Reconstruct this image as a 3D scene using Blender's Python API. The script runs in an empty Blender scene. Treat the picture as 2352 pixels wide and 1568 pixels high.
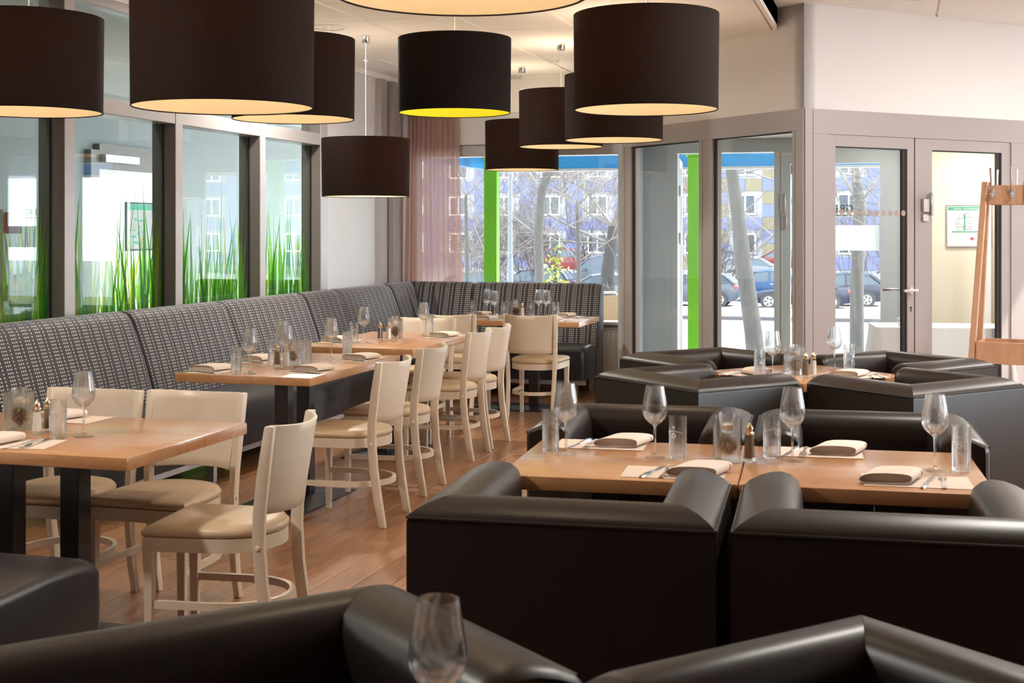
import bpy, bmesh, math, random
from mathutils import Vector, Matrix
R = math.radians
PI = math.pi
random.seed(7)
S = bpy.context.scene
C = S.collection

# ------------------------------------------------------------------ camera
cam_d = bpy.data.cameras.new('camera')
cam = bpy.data.objects.new('camera', cam_d)
C.objects.link(cam)
cam.location = (0, 0, 1.46)
cam.rotation_euler = (R(90), 0, R(16.15))
cam_d.sensor_width = 36.0
cam_d.lens = 36.0 * 3050 / 2352
cam_d.shift_y = -(784 - 530) / 2352
cam_d.clip_end = 400
cam_d.dof.use_dof = True
cam_d.dof.focus_distance = 7.5
cam_d.dof.aperture_fstop = 9.0
S.camera = cam

# ------------------------------------------------------------------ world, sun, exposure
wd = bpy.data.worlds.new('world')
S.world = wd
wd.use_nodes = True
bg = wd.node_tree.nodes['Background']
bg.inputs[0].default_value = (0.86, 0.93, 1.0, 1)
bg.inputs[1].default_value = 5.5
sun_d = bpy.data.lights.new('sun', 'SUN')
sun_d.energy = 6.0
sun_d.angle = R(1.0)
sun_d.color = (1.0, 0.95, 0.86)
sun = bpy.data.objects.new('sun', sun_d)
C.objects.link(sun)
sun.rotation_euler = (R(48), 0, R(118))
S.view_settings.view_transform = 'Standard'
S.view_settings.look = 'None'
S.view_settings.gamma = 1
S.view_settings.use_curve_mapping = False
S.view_settings.exposure = 1.2
DOWN_POWER = 30.0
SHADE_POWER = 8.0


# ------------------------------------------------------------------ materials
MATS = {}


def nt_of(name):
    m = bpy.data.materials.new(name)
    m.use_nodes = True
    n = m.node_tree
    b = n.nodes['Principled BSDF']
    MATS[name] = m
    return m, n, b


def node(n, typ, **kw):
    x = n.nodes.new(typ)
    for k, v in kw.items():
        if k.startswith('i_'):
            x.inputs[k[2:].replace('_', ' ')].default_value = v
        else:
            setattr(x, k, v)
    return x


def math_node(n, op, a, b=None, clamp=False):
    x = n.nodes.new('ShaderNodeMath')
    x.operation = op
    x.use_clamp = clamp
    for i, v in enumerate((a, b)):
        if v is None:
            continue
        if isinstance(v, (int, float)):
            x.inputs[i].default_value = v
        else:
            n.links.new(v, x.inputs[i])
    return x.outputs[0]


def pbr(name, col, rough=0.5, metal=0.0, var=0.0, scale=20.0, bump=0.0, bscale=None, stretch=(1, 1, 1), coat=0.0,
        spec=0.5, sheen=0.0, col2=None, trans=0.0):
    m, n, b = nt_of(name)
    c = (*col, 1)
    b.inputs['Base Color'].default_value = c
    b.inputs['Roughness'].default_value = rough
    b.inputs['Metallic'].default_value = metal
    b.inputs['Specular IOR Level'].default_value = spec
    b.inputs['Coat Weight'].default_value = coat
    b.inputs['Sheen Weight'].default_value = sheen
    b.inputs['Transmission Weight'].default_value = trans
    if var or bump or col2:
        tc = node(n, 'ShaderNodeTexCoord')
        mp = node(n, 'ShaderNodeMapping')
        mp.inputs['Scale'].default_value = stretch
        n.links.new(tc.outputs['Object'], mp.inputs[0])
        nz = node(n, 'ShaderNodeTexNoise')
        nz.inputs['Scale'].default_value = scale
        nz.inputs['Detail'].default_value = 4
        n.links.new(mp.outputs[0], nz.inputs['Vector'])
        if var or col2:
            mx = node(n, 'ShaderNodeMix', data_type='RGBA')
            c2 = col2 if col2 else tuple(max(0, x * (1 - var)) for x in col)
            c1 = col if col2 else tuple(min(1, x * (1 + var)) for x in col)
            mx.inputs[6].default_value = (*c1, 1)
            mx.inputs[7].default_value = (*c2, 1)
            n.links.new(nz.outputs[0], mx.inputs[0])
            n.links.new(mx.outputs[2], b.inputs['Base Color'])
        if bump:
            nb = nz
            if bscale:
                nb = node(n, 'ShaderNodeTexNoise')
                nb.inputs['Scale'].default_value = bscale
                n.links.new(mp.outputs[0], nb.inputs['Vector'])
            bp = node(n, 'ShaderNodeBump')
            bp.inputs['Strength'].default_value = bump
            bp.inputs['Distance'].default_value = 0.003
            n.links.new(nb.outputs[0], bp.inputs['Height'])
            n.links.new(bp.outputs[0], b.inputs['Normal'])
    return m


def wood(name, c1, c2, rough, axis='Y', scale=1.0, coat=0.3, dist=3.0, rnd=True, ring=14.0):
    m, n, b = nt_of(name)
    tc = node(n, 'ShaderNodeTexCoord')
    oi = node(n, 'ShaderNodeObjectInfo')
    ad = node(n, 'ShaderNodeVectorMath', operation='ADD')
    cb = node(n, 'ShaderNodeCombineXYZ')
    r10 = math_node(n, 'MULTIPLY', oi.outputs['Random'], 37.0 if rnd else 0.0)
    n.links.new(r10, cb.inputs[0])
    n.links.new(r10, cb.inputs[1])
    n.links.new(tc.outputs['Object'], ad.inputs[0])
    n.links.new(cb.outputs[0], ad.inputs[1])
    mp = node(n, 'ShaderNodeMapping')
    k = 0.09
    mp.inputs['Scale'].default_value = {'X': (k, 1, 1), 'Y': (1, k, 1), 'Z': (1, 1, k)}[axis]
    n.links.new(ad.outputs[0], mp.inputs[0])
    nz = node(n, 'ShaderNodeTexNoise')
    nz.inputs['Scale'].default_value = 9 * scale
    nz.inputs['Detail'].default_value = 3
    nz.inputs['Distortion'].default_value = 0.6
    n.links.new(mp.outputs[0], nz.inputs['Vector'])
    rg = math_node(n, 'FRACT', math_node(n, 'MULTIPLY', nz.outputs[0], ring))
    rg = math_node(n, 'POWER', rg, 2.2)
    nf = node(n, 'ShaderNodeTexNoise')
    nf.inputs['Scale'].default_value = 160 * scale
    nf.inputs['Detail'].default_value = 2
    n.links.new(mp.outputs[0], nf.inputs['Vector'])
    f = math_node(n, 'ADD', math_node(n, 'MULTIPLY', rg, 0.55), math_node(n, 'MULTIPLY', nf.outputs[0], 0.5))
    rv = math_node(n, 'MULTIPLY', math_node(n, 'SUBTRACT', oi.outputs['Random'], 0.5), 0.5 if rnd else 0.0)
    f = math_node(n, 'ADD', f, rv, True)
    mx = node(n, 'ShaderNodeMix', data_type='RGBA')
    mx.inputs[6].default_value = (*c1, 1)
    mx.inputs[7].default_value = (*c2, 1)
    n.links.new(f, mx.inputs[0])
    n.links.new(mx.outputs[2], b.inputs['Base Color'])
    b.inputs['Roughness'].default_value = rough
    b.inputs['Coat Weight'].default_value = coat
    b.inputs['Coat Roughness'].default_value = 0.2
    bp = node(n, 'ShaderNodeBump')
    bp.inputs['Strength'].default_value = 0.25
    bp.inputs['Distance'].default_value = 0.001
    n.links.new(f, bp.inputs['Height'])
    n.links.new(bp.outputs[0], b.inputs['Normal'])
    return m


def pane_glass(name, tint=(0.93, 0.96, 0.95), ior=1.52, gain=1.6, rough=0.0):
    """thin window glass: what is behind shows, plus a fresnel mirror of the room"""
    m, n, b = nt_of(name)
    n.nodes.remove(b)
    out = n.nodes['Material Output']
    tr = node(n, 'ShaderNodeBsdfTransparent')
    tr.inputs[0].default_value = (*tint, 1)
    gl = node(n, 'ShaderNodeBsdfGlossy')
    gl.inputs['Roughness'].default_value = rough
    gl.inputs[0].default_value = (0.95, 0.97, 0.97, 1)
    fr = node(n, 'ShaderNodeFresnel')
    # same reflectance whichever face of the thin pane the ray meets
    ge = node(n, 'ShaderNodeNewGeometry')
    n.links.new(math_node(n, 'ADD', ior, math_node(n, 'MULTIPLY', ge.outputs['Backfacing'], 1 / ior - ior)), fr.inputs['IOR'])
    g = math_node(n, 'MULTIPLY', fr.outputs[0], gain, True)
    mx = node(n, 'ShaderNodeMixShader')
    n.links.new(g, mx.inputs[0])
    n.links.new(tr.outputs[0], mx.inputs[1])
    n.links.new(gl.outputs[0], mx.inputs[2])
    n.links.new(mx.outputs[0], out.inputs[0])
    return m


def film(name, col, alpha):
    """printed translucent foil: lets coloured daylight through"""
    m, n, b = nt_of(name)
    n.nodes.remove(b)
    out = n.nodes['Material Output']
    tr = node(n, 'ShaderNodeBsdfTransparent')
    tr.inputs[0].default_value = (*[min(1, c * 1.1) for c in col], 1)
    tl = node(n, 'ShaderNodeBsdfTranslucent')
    tl.inputs[0].default_value = (*col, 1)
    df = node(n, 'ShaderNodeBsdfDiffuse')
    df.inputs[0].default_value = (*col, 1)
    m1 = node(n, 'ShaderNodeMixShader')
    m1.inputs[0].default_value = 0.3
    n.links.new(tl.outputs[0], m1.inputs[1])
    n.links.new(df.outputs[0], m1.inputs[2])
    m2 = node(n, 'ShaderNodeMixShader')
    m2.inputs[0].default_value = alpha
    n.links.new(tr.outputs[0], m2.inputs[1])
    n.links.new(m1.outputs[0], m2.inputs[2])
    n.links.new(m2.outputs[0], out.inputs[0])
    return m


def emit(name, col, strength):
    m, n, b = nt_of(name)
    b.inputs['Base Color'].default_value = (*col, 1)
    b.inputs['Emission Color'].default_value = (*col, 1)
    b.inputs['Emission Strength'].default_value = strength
    return m


def cloth_sheer(name, col, weave=900, trl=0.55, hole=0.12):
    m, n, b = nt_of(name)
    out = n.nodes['Material Output']
    b.inputs['Base Color'].default_value = (*col, 1)
    b.inputs['Roughness'].default_value = 0.9
    tl = node(n, 'ShaderNodeBsdfTranslucent')
    tl.inputs[0].default_value = (*col, 1)
    mx = node(n, 'ShaderNodeMixShader')
    mx.inputs[0].default_value = trl
    n.links.new(b.outputs[0], mx.inputs[1])
    n.links.new(tl.outputs[0], mx.inputs[2])
    tr = node(n, 'ShaderNodeBsdfTransparent')
    tc = node(n, 'ShaderNodeTexCoord')
    nz = node(n, 'ShaderNodeTexNoise')
    nz.inputs['Scale'].default_value = weave
    mp = node(n, 'ShaderNodeMapping')
    mp.inputs['Scale'].default_value = (1, 1, 0.2)
    n.links.new(tc.outputs['Object'], mp.inputs[0])
    n.links.new(mp.outputs[0], nz.inputs[0])
    m2 = node(n, 'ShaderNodeMixShader')
    n.links.new(math_node(n, 'MULTIPLY', nz.outputs[0], hole * 2, True), m2.inputs[0])
    n.links.new(mx.outputs[0], m2.inputs[1])
    n.links.new(tr.outputs[0], m2.inputs[2])
    n.links.new(m2.outputs[0], out.inputs[0])
    return m


def dot_fabric(name):
    """dark upholstery woven with columns of light dots: three columns, gap, one column"""
    m, n, b = nt_of(name)
    uv = node(n, 'ShaderNodeUVMap')
    sp = node(n, 'ShaderNodeSeparateXYZ')
    n.links.new(uv.outputs[0], sp.inputs[0])
    per = 0.104
    u = math_node(n, 'MULTIPLY', math_node(n, 'FRACT', math_node(n, 'DIVIDE', sp.outputs[0], per)), per)
    col = None
    for c in (0.014, 0.0305, 0.047, 0.086):
        d = math_node(n, 'ABSOLUTE', math_node(n, 'SUBTRACT', u, c))
        col = d if col is None else math_node(n, 'MINIMUM', col, d)
    row = math_node(n, 'FRACT', math_node(n, 'DIVIDE', sp.outputs[1], 0.0195))
    rw = math_node(n, 'MULTIPLY', math_node(n, 'SUBTRACT', row, 0.5), 0.0195)
    d2 = math_node(n, 'ADD', math_node(n, 'POWER', col, 2.0), math_node(n, 'MULTIPLY', rw, rw))
    msk = math_node(n, 'LESS_THAN', d2, 0.0053 ** 2)
    mx = node(n, 'ShaderNodeMix', data_type='RGBA')
    mx.inputs[6].default_value = (0.017, 0.017, 0.025, 1)
    mx.inputs[7].default_value = (0.50, 0.43, 0.36, 1)
    n.links.new(msk, mx.inputs[0])
    n.links.new(mx.outputs[2], b.inputs['Base Color'])
    b.inputs['Roughness'].default_value = 0.62
    b.inputs['Sheen Weight'].default_value = 0.5
    b.inputs['Sheen Roughness'].default_value = 0.4
    b.inputs['Sheen Tint'].default_value = (0.75, 0.78, 0.95, 1)
    return m


M_FLOORBASE = pbr('floor_joint_highlight', (0.42, 0.27, 0.18), 0.6, var=0.3)  # joint colour lightened to stand for highlights on the plank bevels
M_PLANK = wood('oak_plank', (0.40, 0.195, 0.095), (0.19, 0.078, 0.034), 0.31, 'Y', 1.0, 0.35, ring=9)
M_TABLE = wood('beech_table', (0.52, 0.265, 0.125), (0.42, 0.195, 0.08), 0.25, 'X', 0.7, 0.45, ring=4)
M_RACK = wood('beech_rack', (0.62, 0.36, 0.22), (0.52, 0.28, 0.16), 0.45, 'Z', 0.8, 0.1, ring=5)
M_SKIRT = wood('skirting_wood', (0.62, 0.33, 0.14), (0.45, 0.21, 0.08), 0.45, 'X', 0.8, 0.1)
M_CHAIR = pbr('cream_paint', (0.64, 0.535, 0.42), 0.33, var=0.06, scale=30, bump=0.05, bscale=200)
M_SEATPAD = pbr('tan_vinyl', (0.56, 0.415, 0.265), 0.42, var=0.08, scale=14, bump=0.12, bscale=220)
M_SCREW = pbr('screw_cap', (0.72, 0.62, 0.5), 0.4)
M_LEATHER = pbr('brown_black_leather', (0.0165, 0.0100, 0.0078), 0.37, var=0.25, scale=9, bump=0.06, bscale=300, spec=0.42)
M_PIPE = pbr('leather_piping', (0.016, 0.012, 0.012), 0.4)
M_BLACKSEAT = pbr('black_seat_leather', (0.018, 0.017, 0.021), 0.36, var=0.2, scale=7, bump=0.12, bscale=180)
M_DOTS = dot_fabric('dotted_upholstery')
M_STEEL = pbr('brushed_steel', (0.62, 0.62, 0.64), 0.33, 1.0, var=0.08, stretch=(1, 1, 20))
M_CHROME = pbr('chrome', (0.82, 0.82, 0.83), 0.12, 1.0)
M_BLACKST = pbr('black_steel', (0.017, 0.017, 0.02), 0.27, var=0.2, bump=0.08, bscale=300)
M_WALL = pbr('white_wall', (0.84, 0.825, 0.815), 0.85, var=0.02, scale=3, bump=0.1, bscale=320)
M_REARW = pbr('rear_wall_low_bounce', (0.14, 0.11, 0.09), 0.7, var=0.1, scale=3)  # dark only to cut light bounced from behind the camera
M_PIER = pbr('pier_panel', (0.74, 0.735, 0.75), 0.5, var=0.02, scale=4)
M_CEIL = pbr('ceiling_tile', (0.88, 0.865, 0.85), 0.95, var=0.07, scale=140, bump=0.35, bscale=160)
M_TBAR = pbr('ceiling_bar', (0.87, 0.85, 0.83), 0.6, var=0.02)
M_CEILHI = pbr('smooth_ceiling', (0.88, 0.88, 0.87), 0.9, var=0.02, scale=4)
M_ALU = pbr('grey_aluminium', (0.47, 0.44, 0.435), 0.36, 0.25, var=0.03, scale=60, bump=0.03, bscale=400)
M_ALUD = pbr('door_aluminium', (0.40, 0.36, 0.355), 0.4, 0.2, var=0.03, scale=60)
M_ALUC = pbr('cool_aluminium', (0.46, 0.52, 0.53), 0.4, 0.2, var=0.03, scale=60)
M_ALUB = pbr('bronze_aluminium', (0.20, 0.17, 0.15), 0.4, 0.2, var=0.04, scale=60)
M_GASKET = pbr('black_gasket', (0.012, 0.012, 0.014), 0.45, var=0.1)
M_PANE = pane_glass('window_glass', (0.97, 0.985, 0.985), 1.5, 0.8)
M_PANEL = pane_glass('left_window_glass', (0.86, 0.91, 0.89), 1.55, 1.0)
M_SHADE = pbr('black_shade_cloth', (0.010, 0.0048, 0.0036), 0.78, var=0.5, scale=220, stretch=(1, 1, 0.12), bump=0.3, bscale=420, spec=0.2)
M_SHIN = pbr('cream_shade_lining', (0.74, 0.62, 0.44), 0.75, var=0.03, scale=3)
def translucent(m, col, f):
    n = m.node_tree
    o = n.nodes['Material Output']
    b_ = n.nodes['Principled BSDF']
    t_ = node(n, 'ShaderNodeBsdfTranslucent')
    t_.inputs[0].default_value = (*col, 1)
    x_ = node(n, 'ShaderNodeMixShader')
    x_.inputs[0].default_value = f
    n.links.new(b_.outputs[0], x_.inputs[1])
    n.links.new(t_.outputs[0], x_.inputs[2])
    n.links.new(x_.outputs[0], o.inputs[0])


translucent(M_SHADE, (0.10, 0.032, 0.014), 0.2)
translucent(M_SHIN, (0.74, 0.62, 0.44), 0.25)
M_SHLIME = pbr('lime_shade_lining', (0.52, 0.50, 0.008), 0.75, var=0.03, scale=3)
M_CORD = pbr('clear_cord', (0.75, 0.73, 0.7), 0.4, var=0.03)
M_BULB = emit('bulb_glow', (1.0, 0.82, 0.55), 3.0)
M_DOWN = emit('downlight_glow', (1.0, 0.93, 0.82), 4.0)
M_CURT = cloth_sheer('rose_curtain', (0.66, 0.46, 0.41))
M_TCLOTH = pbr('white_tablecloth', (0.83, 0.84, 0.86), 0.85, var=0.03, scale=8, bump=0.2, bscale=30)
M_NAPKIN = pbr('blush_napkin', (0.70, 0.585, 0.505), 0.9, var=0.03, scale=20, bump=0.15, bscale=300)
M_MAT = pbr('paper_mat', (0.66, 0.53, 0.44), 0.9, var=0.03, scale=20)
M_CREAMW = pbr('cream_wall', (0.80, 0.755, 0.60), 0.8, var=0.05, scale=4)
M_RADI = pbr('radiator_enamel', (0.80, 0.755, 0.70), 0.4, var=0.02)
M_WHITE = pbr('white_enamel', (0.86, 0.86, 0.85), 0.4, var=0.02)
M_FROST = film('frosted_foil', (0.9, 0.93, 0.95), 0.92)
M_DOTST = pbr('taupe_sticker', (0.40, 0.31, 0.285), 0.6, var=0.03)
M_PRINT = pbr('white_print', (0.85, 0.86, 0.86), 0.6, var=0.02)
M_INK = pbr('dark_ink', (0.04, 0.07, 0.07), 0.6, var=0.02)
M_GREENINK = pbr('green_ink', (0.05, 0.38, 0.22), 0.6, var=0.02)
M_REDINK = pbr('red_ink', (0.62, 0.10, 0.12), 0.6, var=0.02)
M_PAPER = pbr('sign_paper', (0.80, 0.84, 0.83), 0.6, var=0.02)
M_POSTER = pbr('poster_grey', (0.45, 0.43, 0.42), 0.6, var=0.2, scale=5)
M_CANDLE = pbr('candle_wax', (0.78, 0.62, 0.46), 0.6, var=0.04)
M_TWIG = pbr('twig_nest', (0.20, 0.11, 0.055), 0.8, var=0.5, scale=40)
M_CONE = pbr('pine_cone', (0.16, 0.075, 0.045), 0.7, var=0.5, scale=60)
M_MOSS = pbr('green_sprig', (0.20, 0.34, 0.05), 0.8, var=0.4, scale=60)
M_SALT = pbr('salt', (0.72, 0.66, 0.58), 0.9, var=0.1, scale=200)
M_PEPPER = pbr('pepper', (0.20, 0.125, 0.07), 0.9, var=0.5, scale=300)
M_BRASS = pbr('shaker_cap', (0.62, 0.48, 0.33), 0.25, 1.0)
mg, ng, bgl = nt_of('drinking_glass')
bgl.inputs['Base Color'].default_value = (1, 1, 1, 1)
bgl.inputs['Roughness'].default_value = 0.0
bgl.inputs['IOR'].default_value = 1.47
bgl.inputs['Transmission Weight'].default_value = 1.0
# let light pass to the table instead of a black shadow: part clear, part refracting
_o = ng.nodes['Material Output']
_t = node(ng, 'ShaderNodeBsdfTransparent')
_g = node(ng, 'ShaderNodeBsdfGlossy')
_g.inputs['Roughness'].default_value = 0.02
_e = node(ng, 'ShaderNodeNewGeometry')
_f = node(ng, 'ShaderNodeFresnel')
ng.links.new(math_node(ng, 'ADD', 1.47, math_node(ng, 'MULTIPLY', _e.outputs['Backfacing'], 1 / 1.47 - 1.47)), _f.inputs['IOR'])
_c = node(ng, 'ShaderNodeMixShader')
ng.links.new(_f.outputs[0], _c.inputs[0])
ng.links.new(_t.outputs[0], _c.inputs[1])
ng.links.new(_g.outputs[0], _c.inputs[2])
_m = node(ng, 'ShaderNodeMixShader')
_m.inputs[0].default_value = 0.42
ng.links.new(_c.outputs[0], _m.inputs[1])
ng.links.new(bgl.outputs[0], _m.inputs[2])
ng.links.new(_m.outputs[0], _o.inputs[0])
M_GLASS = mg
# outdoors
M_ASPH = pbr('pale_road', (0.20, 0.20, 0.21), 0.8, var=0.08, scale=0.5)
M_PAVE = pbr('terrace_paving', (0.30, 0.29, 0.28), 0.85, var=0.1, scale=2)
M_KERB = pbr('kerb_stone', (0.05, 0.05, 0.055), 0.85, var=0.1)
M_GRASS = pbr('dry_lawn', (0.10, 0.105, 0.045), 0.95, var=0.35, scale=3)
M_BARK = pbr('grey_bark', (0.038, 0.035, 0.03), 0.9, var=0.4, scale=14, bump=0.6, bscale=22, stretch=(1, 1, 0.3))
M_BARKD = pbr('dark_bark', (0.018, 0.016, 0.017), 0.9, var=0.4, scale=14)
M_TWIGS = pbr('bare_twigs', (0.095, 0.083, 0.072), 0.9, var=0.3, scale=3)
M_BUSH = pbr('bush_twigs', (0.05, 0.036, 0.032), 0.9, var=0.3, scale=3)
M_LEAF = pbr('spring_leaf', (0.36, 0.42, 0.05), 0.7, var=0.3, scale=8)
M_BLUE = pbr('blue_panel', (0.065, 0.08, 0.165), 0.7, var=0.08, scale=0.6)
M_YEL = pbr('straw_panel', (0.10, 0.085, 0.045), 0.7, var=0.06, scale=0.6)
M_OLIVE = pbr('sage_panel', (0.07, 0.075, 0.05), 0.7, var=0.06, scale=0.6)
M_WPANEL = pbr('white_panel', (0.16, 0.165, 0.18), 0.7, var=0.06, scale=0.6)
M_CYAN = pbr('blue_fascia', (0.03, 0.28, 0.66), 0.5, var=0.03)
M_LIME = pbr('lime_column', (0.15, 0.48, 0.008), 0.5, var=0.03)
M_SOFFIT = pbr('white_soffit', (0.80, 0.80, 0.79), 0.7, var=0.02)
M_TYRE = pbr('tyre_rubber', (0.03, 0.03, 0.033), 0.8, var=0.1)
M_RIM = pbr('alloy_rim', (0.6, 0.6, 0.62), 0.35, 0.8)
M_CARGL = pbr('car_glass', (0.03, 0.045, 0.06), 0.15, spec=0.3)
M_TAIL = pbr('tail_light', (0.6, 0.05, 0.05), 0.25)
M_HEAD = pbr('head_light', (0.75, 0.78, 0.8), 0.15)
M_POST = pbr('post_grey_paint', (0.085, 0.095, 0.105), 0.5, var=0.05)
M_WICK = pbr('wicker', (0.58, 0.42, 0.27), 0.8, var=0.3, scale=80, bump=0.5)
M_EXT = pbr('extinguisher_red', (0.50, 0.02, 0.02), 0.3, var=0.05)
M_GREYW = pbr('passage_wall', (0.34, 0.35, 0.355), 0.8, var=0.05, scale=3)
M_HOSE = pbr('rubber_hose', (0.02, 0.02, 0.02), 0.5)
FILMS = [film('grass_foil_green', (0.30, 0.72, 0.06), 0.5), film('grass_foil_light', (0.58, 0.88, 0.16), 0.4),
         film('grass_foil_yellow', (0.90, 0.82, 0.08), 0.45), film('grass_foil_deep', (0.06, 0.45, 0.06), 0.6)]


# ------------------------------------------------------------------ mesh helpers
class MB:
    def __init__(s):
        s.v, s.f, s.m, s.uv = [], [], [], {}

    def face(s, idx, mi=0):
        s.f.append(tuple(idx))
        s.m.append(mi)

    def add(s, vs, fs, mi=0, M=None):
        o = len(s.v)
        for p in vs:
            s.v.append(tuple(M @ Vector(p)) if M is not None else tuple(p))
        for f in fs:
            s.face([o + i for i in f], mi)
        return o

    def box(s, x0, x1, y0, y1, z0, z1, mi=0, M=None):
        vs = [(x, y, z) for z in (z0, z1) for y in (y0, y1) for x in (x0, x1)]
        s.add(vs, [(0, 2, 3, 1), (4, 5, 7, 6), (0, 1, 5, 4), (2, 6, 7, 3), (1, 3, 7, 5), (0, 4, 6, 2)], mi, M)
        return s

    def slab(s, p0, p1, z0, z1, t0, t1, mi=0):
        """upright slab along the plan line p0-p1, from t0 to t1 along its left normal"""
        d = Vector((p1[0] - p0[0], p1[1] - p0[1]))
        nrm = Vector((-d.y, d.x)).normalized()
        q = [Vector(p0) + nrm * t0, Vector(p1) + nrm * t0, Vector(p1) + nrm * t1, Vector(p0) + nrm * t1]
        vs = [(p.x, p.y, z) for z in (z0, z1) for p in q]
        s.add(vs, [(0, 3, 2, 1), (4, 5, 6, 7), (0, 1, 5, 4), (1, 2, 6, 5), (2, 3, 7, 6), (3, 0, 4, 7)], mi)
        return s

    def rings(s, rings, mi=0, closed=True, cap0=True, cap1=True, M=None):
        n = len(rings[0])
        o = len(s.v)
        for r in rings:
            for p in r:
                s.v.append(tuple(M @ Vector(p)) if M is not None else tuple(p))
        for k in range(len(rings) - 1):
            for i in range(n if closed else n - 1):
                a, b = o + k * n + i, o + k * n + (i + 1) % n
                s.face((a, b, b + n, a + n), mi)
        if cap0:
            s.face([o + i for i in reversed(range(n))], mi)
        if cap1:
            s.face([o + (len(rings) - 1) * n + i for i in range(n)], mi)
        return s

    def tube(s, pts, rad, seg=8, mi=0, cap=True, M=None):
        P = [Vector(p) for p in pts]
        rr = rad if isinstance(rad, (list, tuple)) else [rad] * len(P)
        rings = []
        up = None
        for i, p in enumerate(P):
            d = (P[min(i + 1, len(P) - 1)] - P[max(i - 1, 0)])
            if d.length < 1e-9:
                d = Vector((0, 0, 1))
            d.normalize()
            if up is None:
                up = Vector((1, 0, 0)) if abs(d.x) < 0.8 else Vector((0, 1, 0))
            a = (up - d * up.dot(d)).normalized()
            b = d.cross(a)
            up = a
            rings.append([p + (a * math.cos(2 * PI * k / seg) + b * math.sin(2 * PI * k / seg)) * rr[i] for k in range(seg)])
        s.rings(rings, mi, True, cap, cap, M)
        return s

    def lathe(s, prof, seg=24, mi=0, M=None, c=(0, 0, 0)):
        rings = [[(c[0] + r * math.cos(2 * PI * k / seg), c[1] + r * math.sin(2 * PI * k / seg), c[2] + z) for k in range(seg)]
                 for r, z in prof]
        s.rings(rings, mi, True, prof[0][0] > 1e-5 and False, False, M)
        return s

    def disc(s, c, r, seg=16, mi=0, up=True):
        o = len(s.v)
        for k in range(seg):
            s.v.append((c[0] + r * math.cos(2 * PI * k / seg), c[1] + r * math.sin(2 * PI * k / seg), c[2]))
        idx = [o + k for k in range(seg)]
        s.face(idx if up else idx[::-1], mi)
        return s

    def cyl(s, c, r, z0, z1, seg=20, mi=0, r1=None, M=None):
        r1 = r if r1 is None else r1
        rings = [[(c[0] + q * math.cos(2 * PI * k / seg), c[1] + q * math.sin(2 * PI * k / seg), z) for k in range(seg)]
                 for q, z in ((r, z0), (r1, z1))]
        s.rings(rings, mi, M=M)
        return s

    def mesh(s, name, mats, smooth=None, bevel=0.0, bseg=2):
        me = bpy.data.meshes.new(name)
        me.from_pydata(s.v, [], s.f)
        for m in (mats if isinstance(mats, (list, tuple)) else [mats]):
            me.materials.append(m)
        for p, mi in zip(me.polygons, s.m):
            p.material_index = mi
        bm = bmesh.new()
        bm.from_mesh(me)
        bmesh.ops.recalc_face_normals(bm, faces=bm.faces)
        if bevel:
            ed = [e for e in bm.edges if len(e.link_faces) == 2 and e.calc_face_angle(0) > R(35)]
            bmesh.ops.bevel(bm, geom=ed, offset=bevel, segments=bseg, profile=0.5, affect='EDGES', clamp_overlap=True)
        bm.to_mesh(me)
        bm.free()
        if smooth is None and bevel:
            smooth = 40
        if smooth:
            me.polygons.foreach_set('use_smooth', [True] * len(me.polygons))
            me.set_sharp_from_angle(angle=R(smooth))
        return me


def obj(name, me, parent=None, loc=None, rot=None):
    o = bpy.data.objects.new(name, me)
    C.objects.link(o)
    if parent is not None:
        o.parent = parent
    if loc is not None:
        o.location = loc
    if rot is not None:
        o.rotation_euler = rot if isinstance(rot, (tuple, list)) else (0, 0, rot)
    return o


def part(name, mb, mat, parent=None, smooth=None, bevel=0.0, bseg=2, loc=None, rot=None):
    return obj(name, mb.mesh(name, mat, smooth, bevel, bseg), parent, loc, rot)


def tag(o, label=None, cat=None, group=None, kind=None):
    if label:
        o['label'] = label
    if cat:
        o['category'] = cat
    if group:
        o['group'] = group
    if kind:
        o['kind'] = kind
    return o


def thing(name, label, cat, loc=(0, 0, 0), rot=0.0, group=None):
    o = obj(name, None, None, loc, rot)
    return tag(o, label, cat, group)


def struct(name, label=None, loc=(0, 0, 0), rot=0.0):
    o = obj(name, None, None, loc, rot)
    return tag(o, label, None, None, 'structure')


def copy_tree(o, parent=None):
    c = o.copy()
    C.objects.link(c)
    c.parent = parent
    for ch in list(o.children):
        copy_tree(ch, c)
    return c


def place(proto, used, label, loc, rot, group=None):
    """first use moves the prototype itself, later uses copy it with its parts"""
    o = proto if not used else copy_tree(proto)
    used.append(1)
    o.location = loc
    o.rotation_euler = (0, 0, rot)
    o['label'] = label
    if group:
        o['group'] = group
    return o


def text_mesh(txt, size, mat, extr=0.0003, align='CENTER'):
    cu = bpy.data.curves.new('lettering', 'FONT')
    cu.body = txt
    cu.size = size
    cu.align_x = align
    cu.extrude = extr
    cu.resolution_u = 2
    t = bpy.data.objects.new('lettering', cu)
    C.objects.link(t)
    dg = bpy.context.evaluated_depsgraph_get()
    me = bpy.data.meshes.new_from_object(t.evaluated_get(dg))
    bpy.data.objects.remove(t)
    bpy.data.curves.remove(cu)
    me.materials.clear()
    me.materials.append(mat)
    return me


# ------------------------------------------------------------------ constants of the room
XL = -4.66          # inner face of the left glazing
YB = 12.12          # inner face of the back wall
HC = 2.92           # tiled ceiling
HH = 3.07           # smooth ceiling beside it
XS = -0.83          # where the two ceilings meet
K = (-0.626, 9.574)  # near corner of the glazed porch
XR, YR = 3.6, -2.2


def kj(s):
    return (K[0] - s, K[1] + s)


def kr(s):
    return (K[0] + s, K[1] + s)


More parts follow.
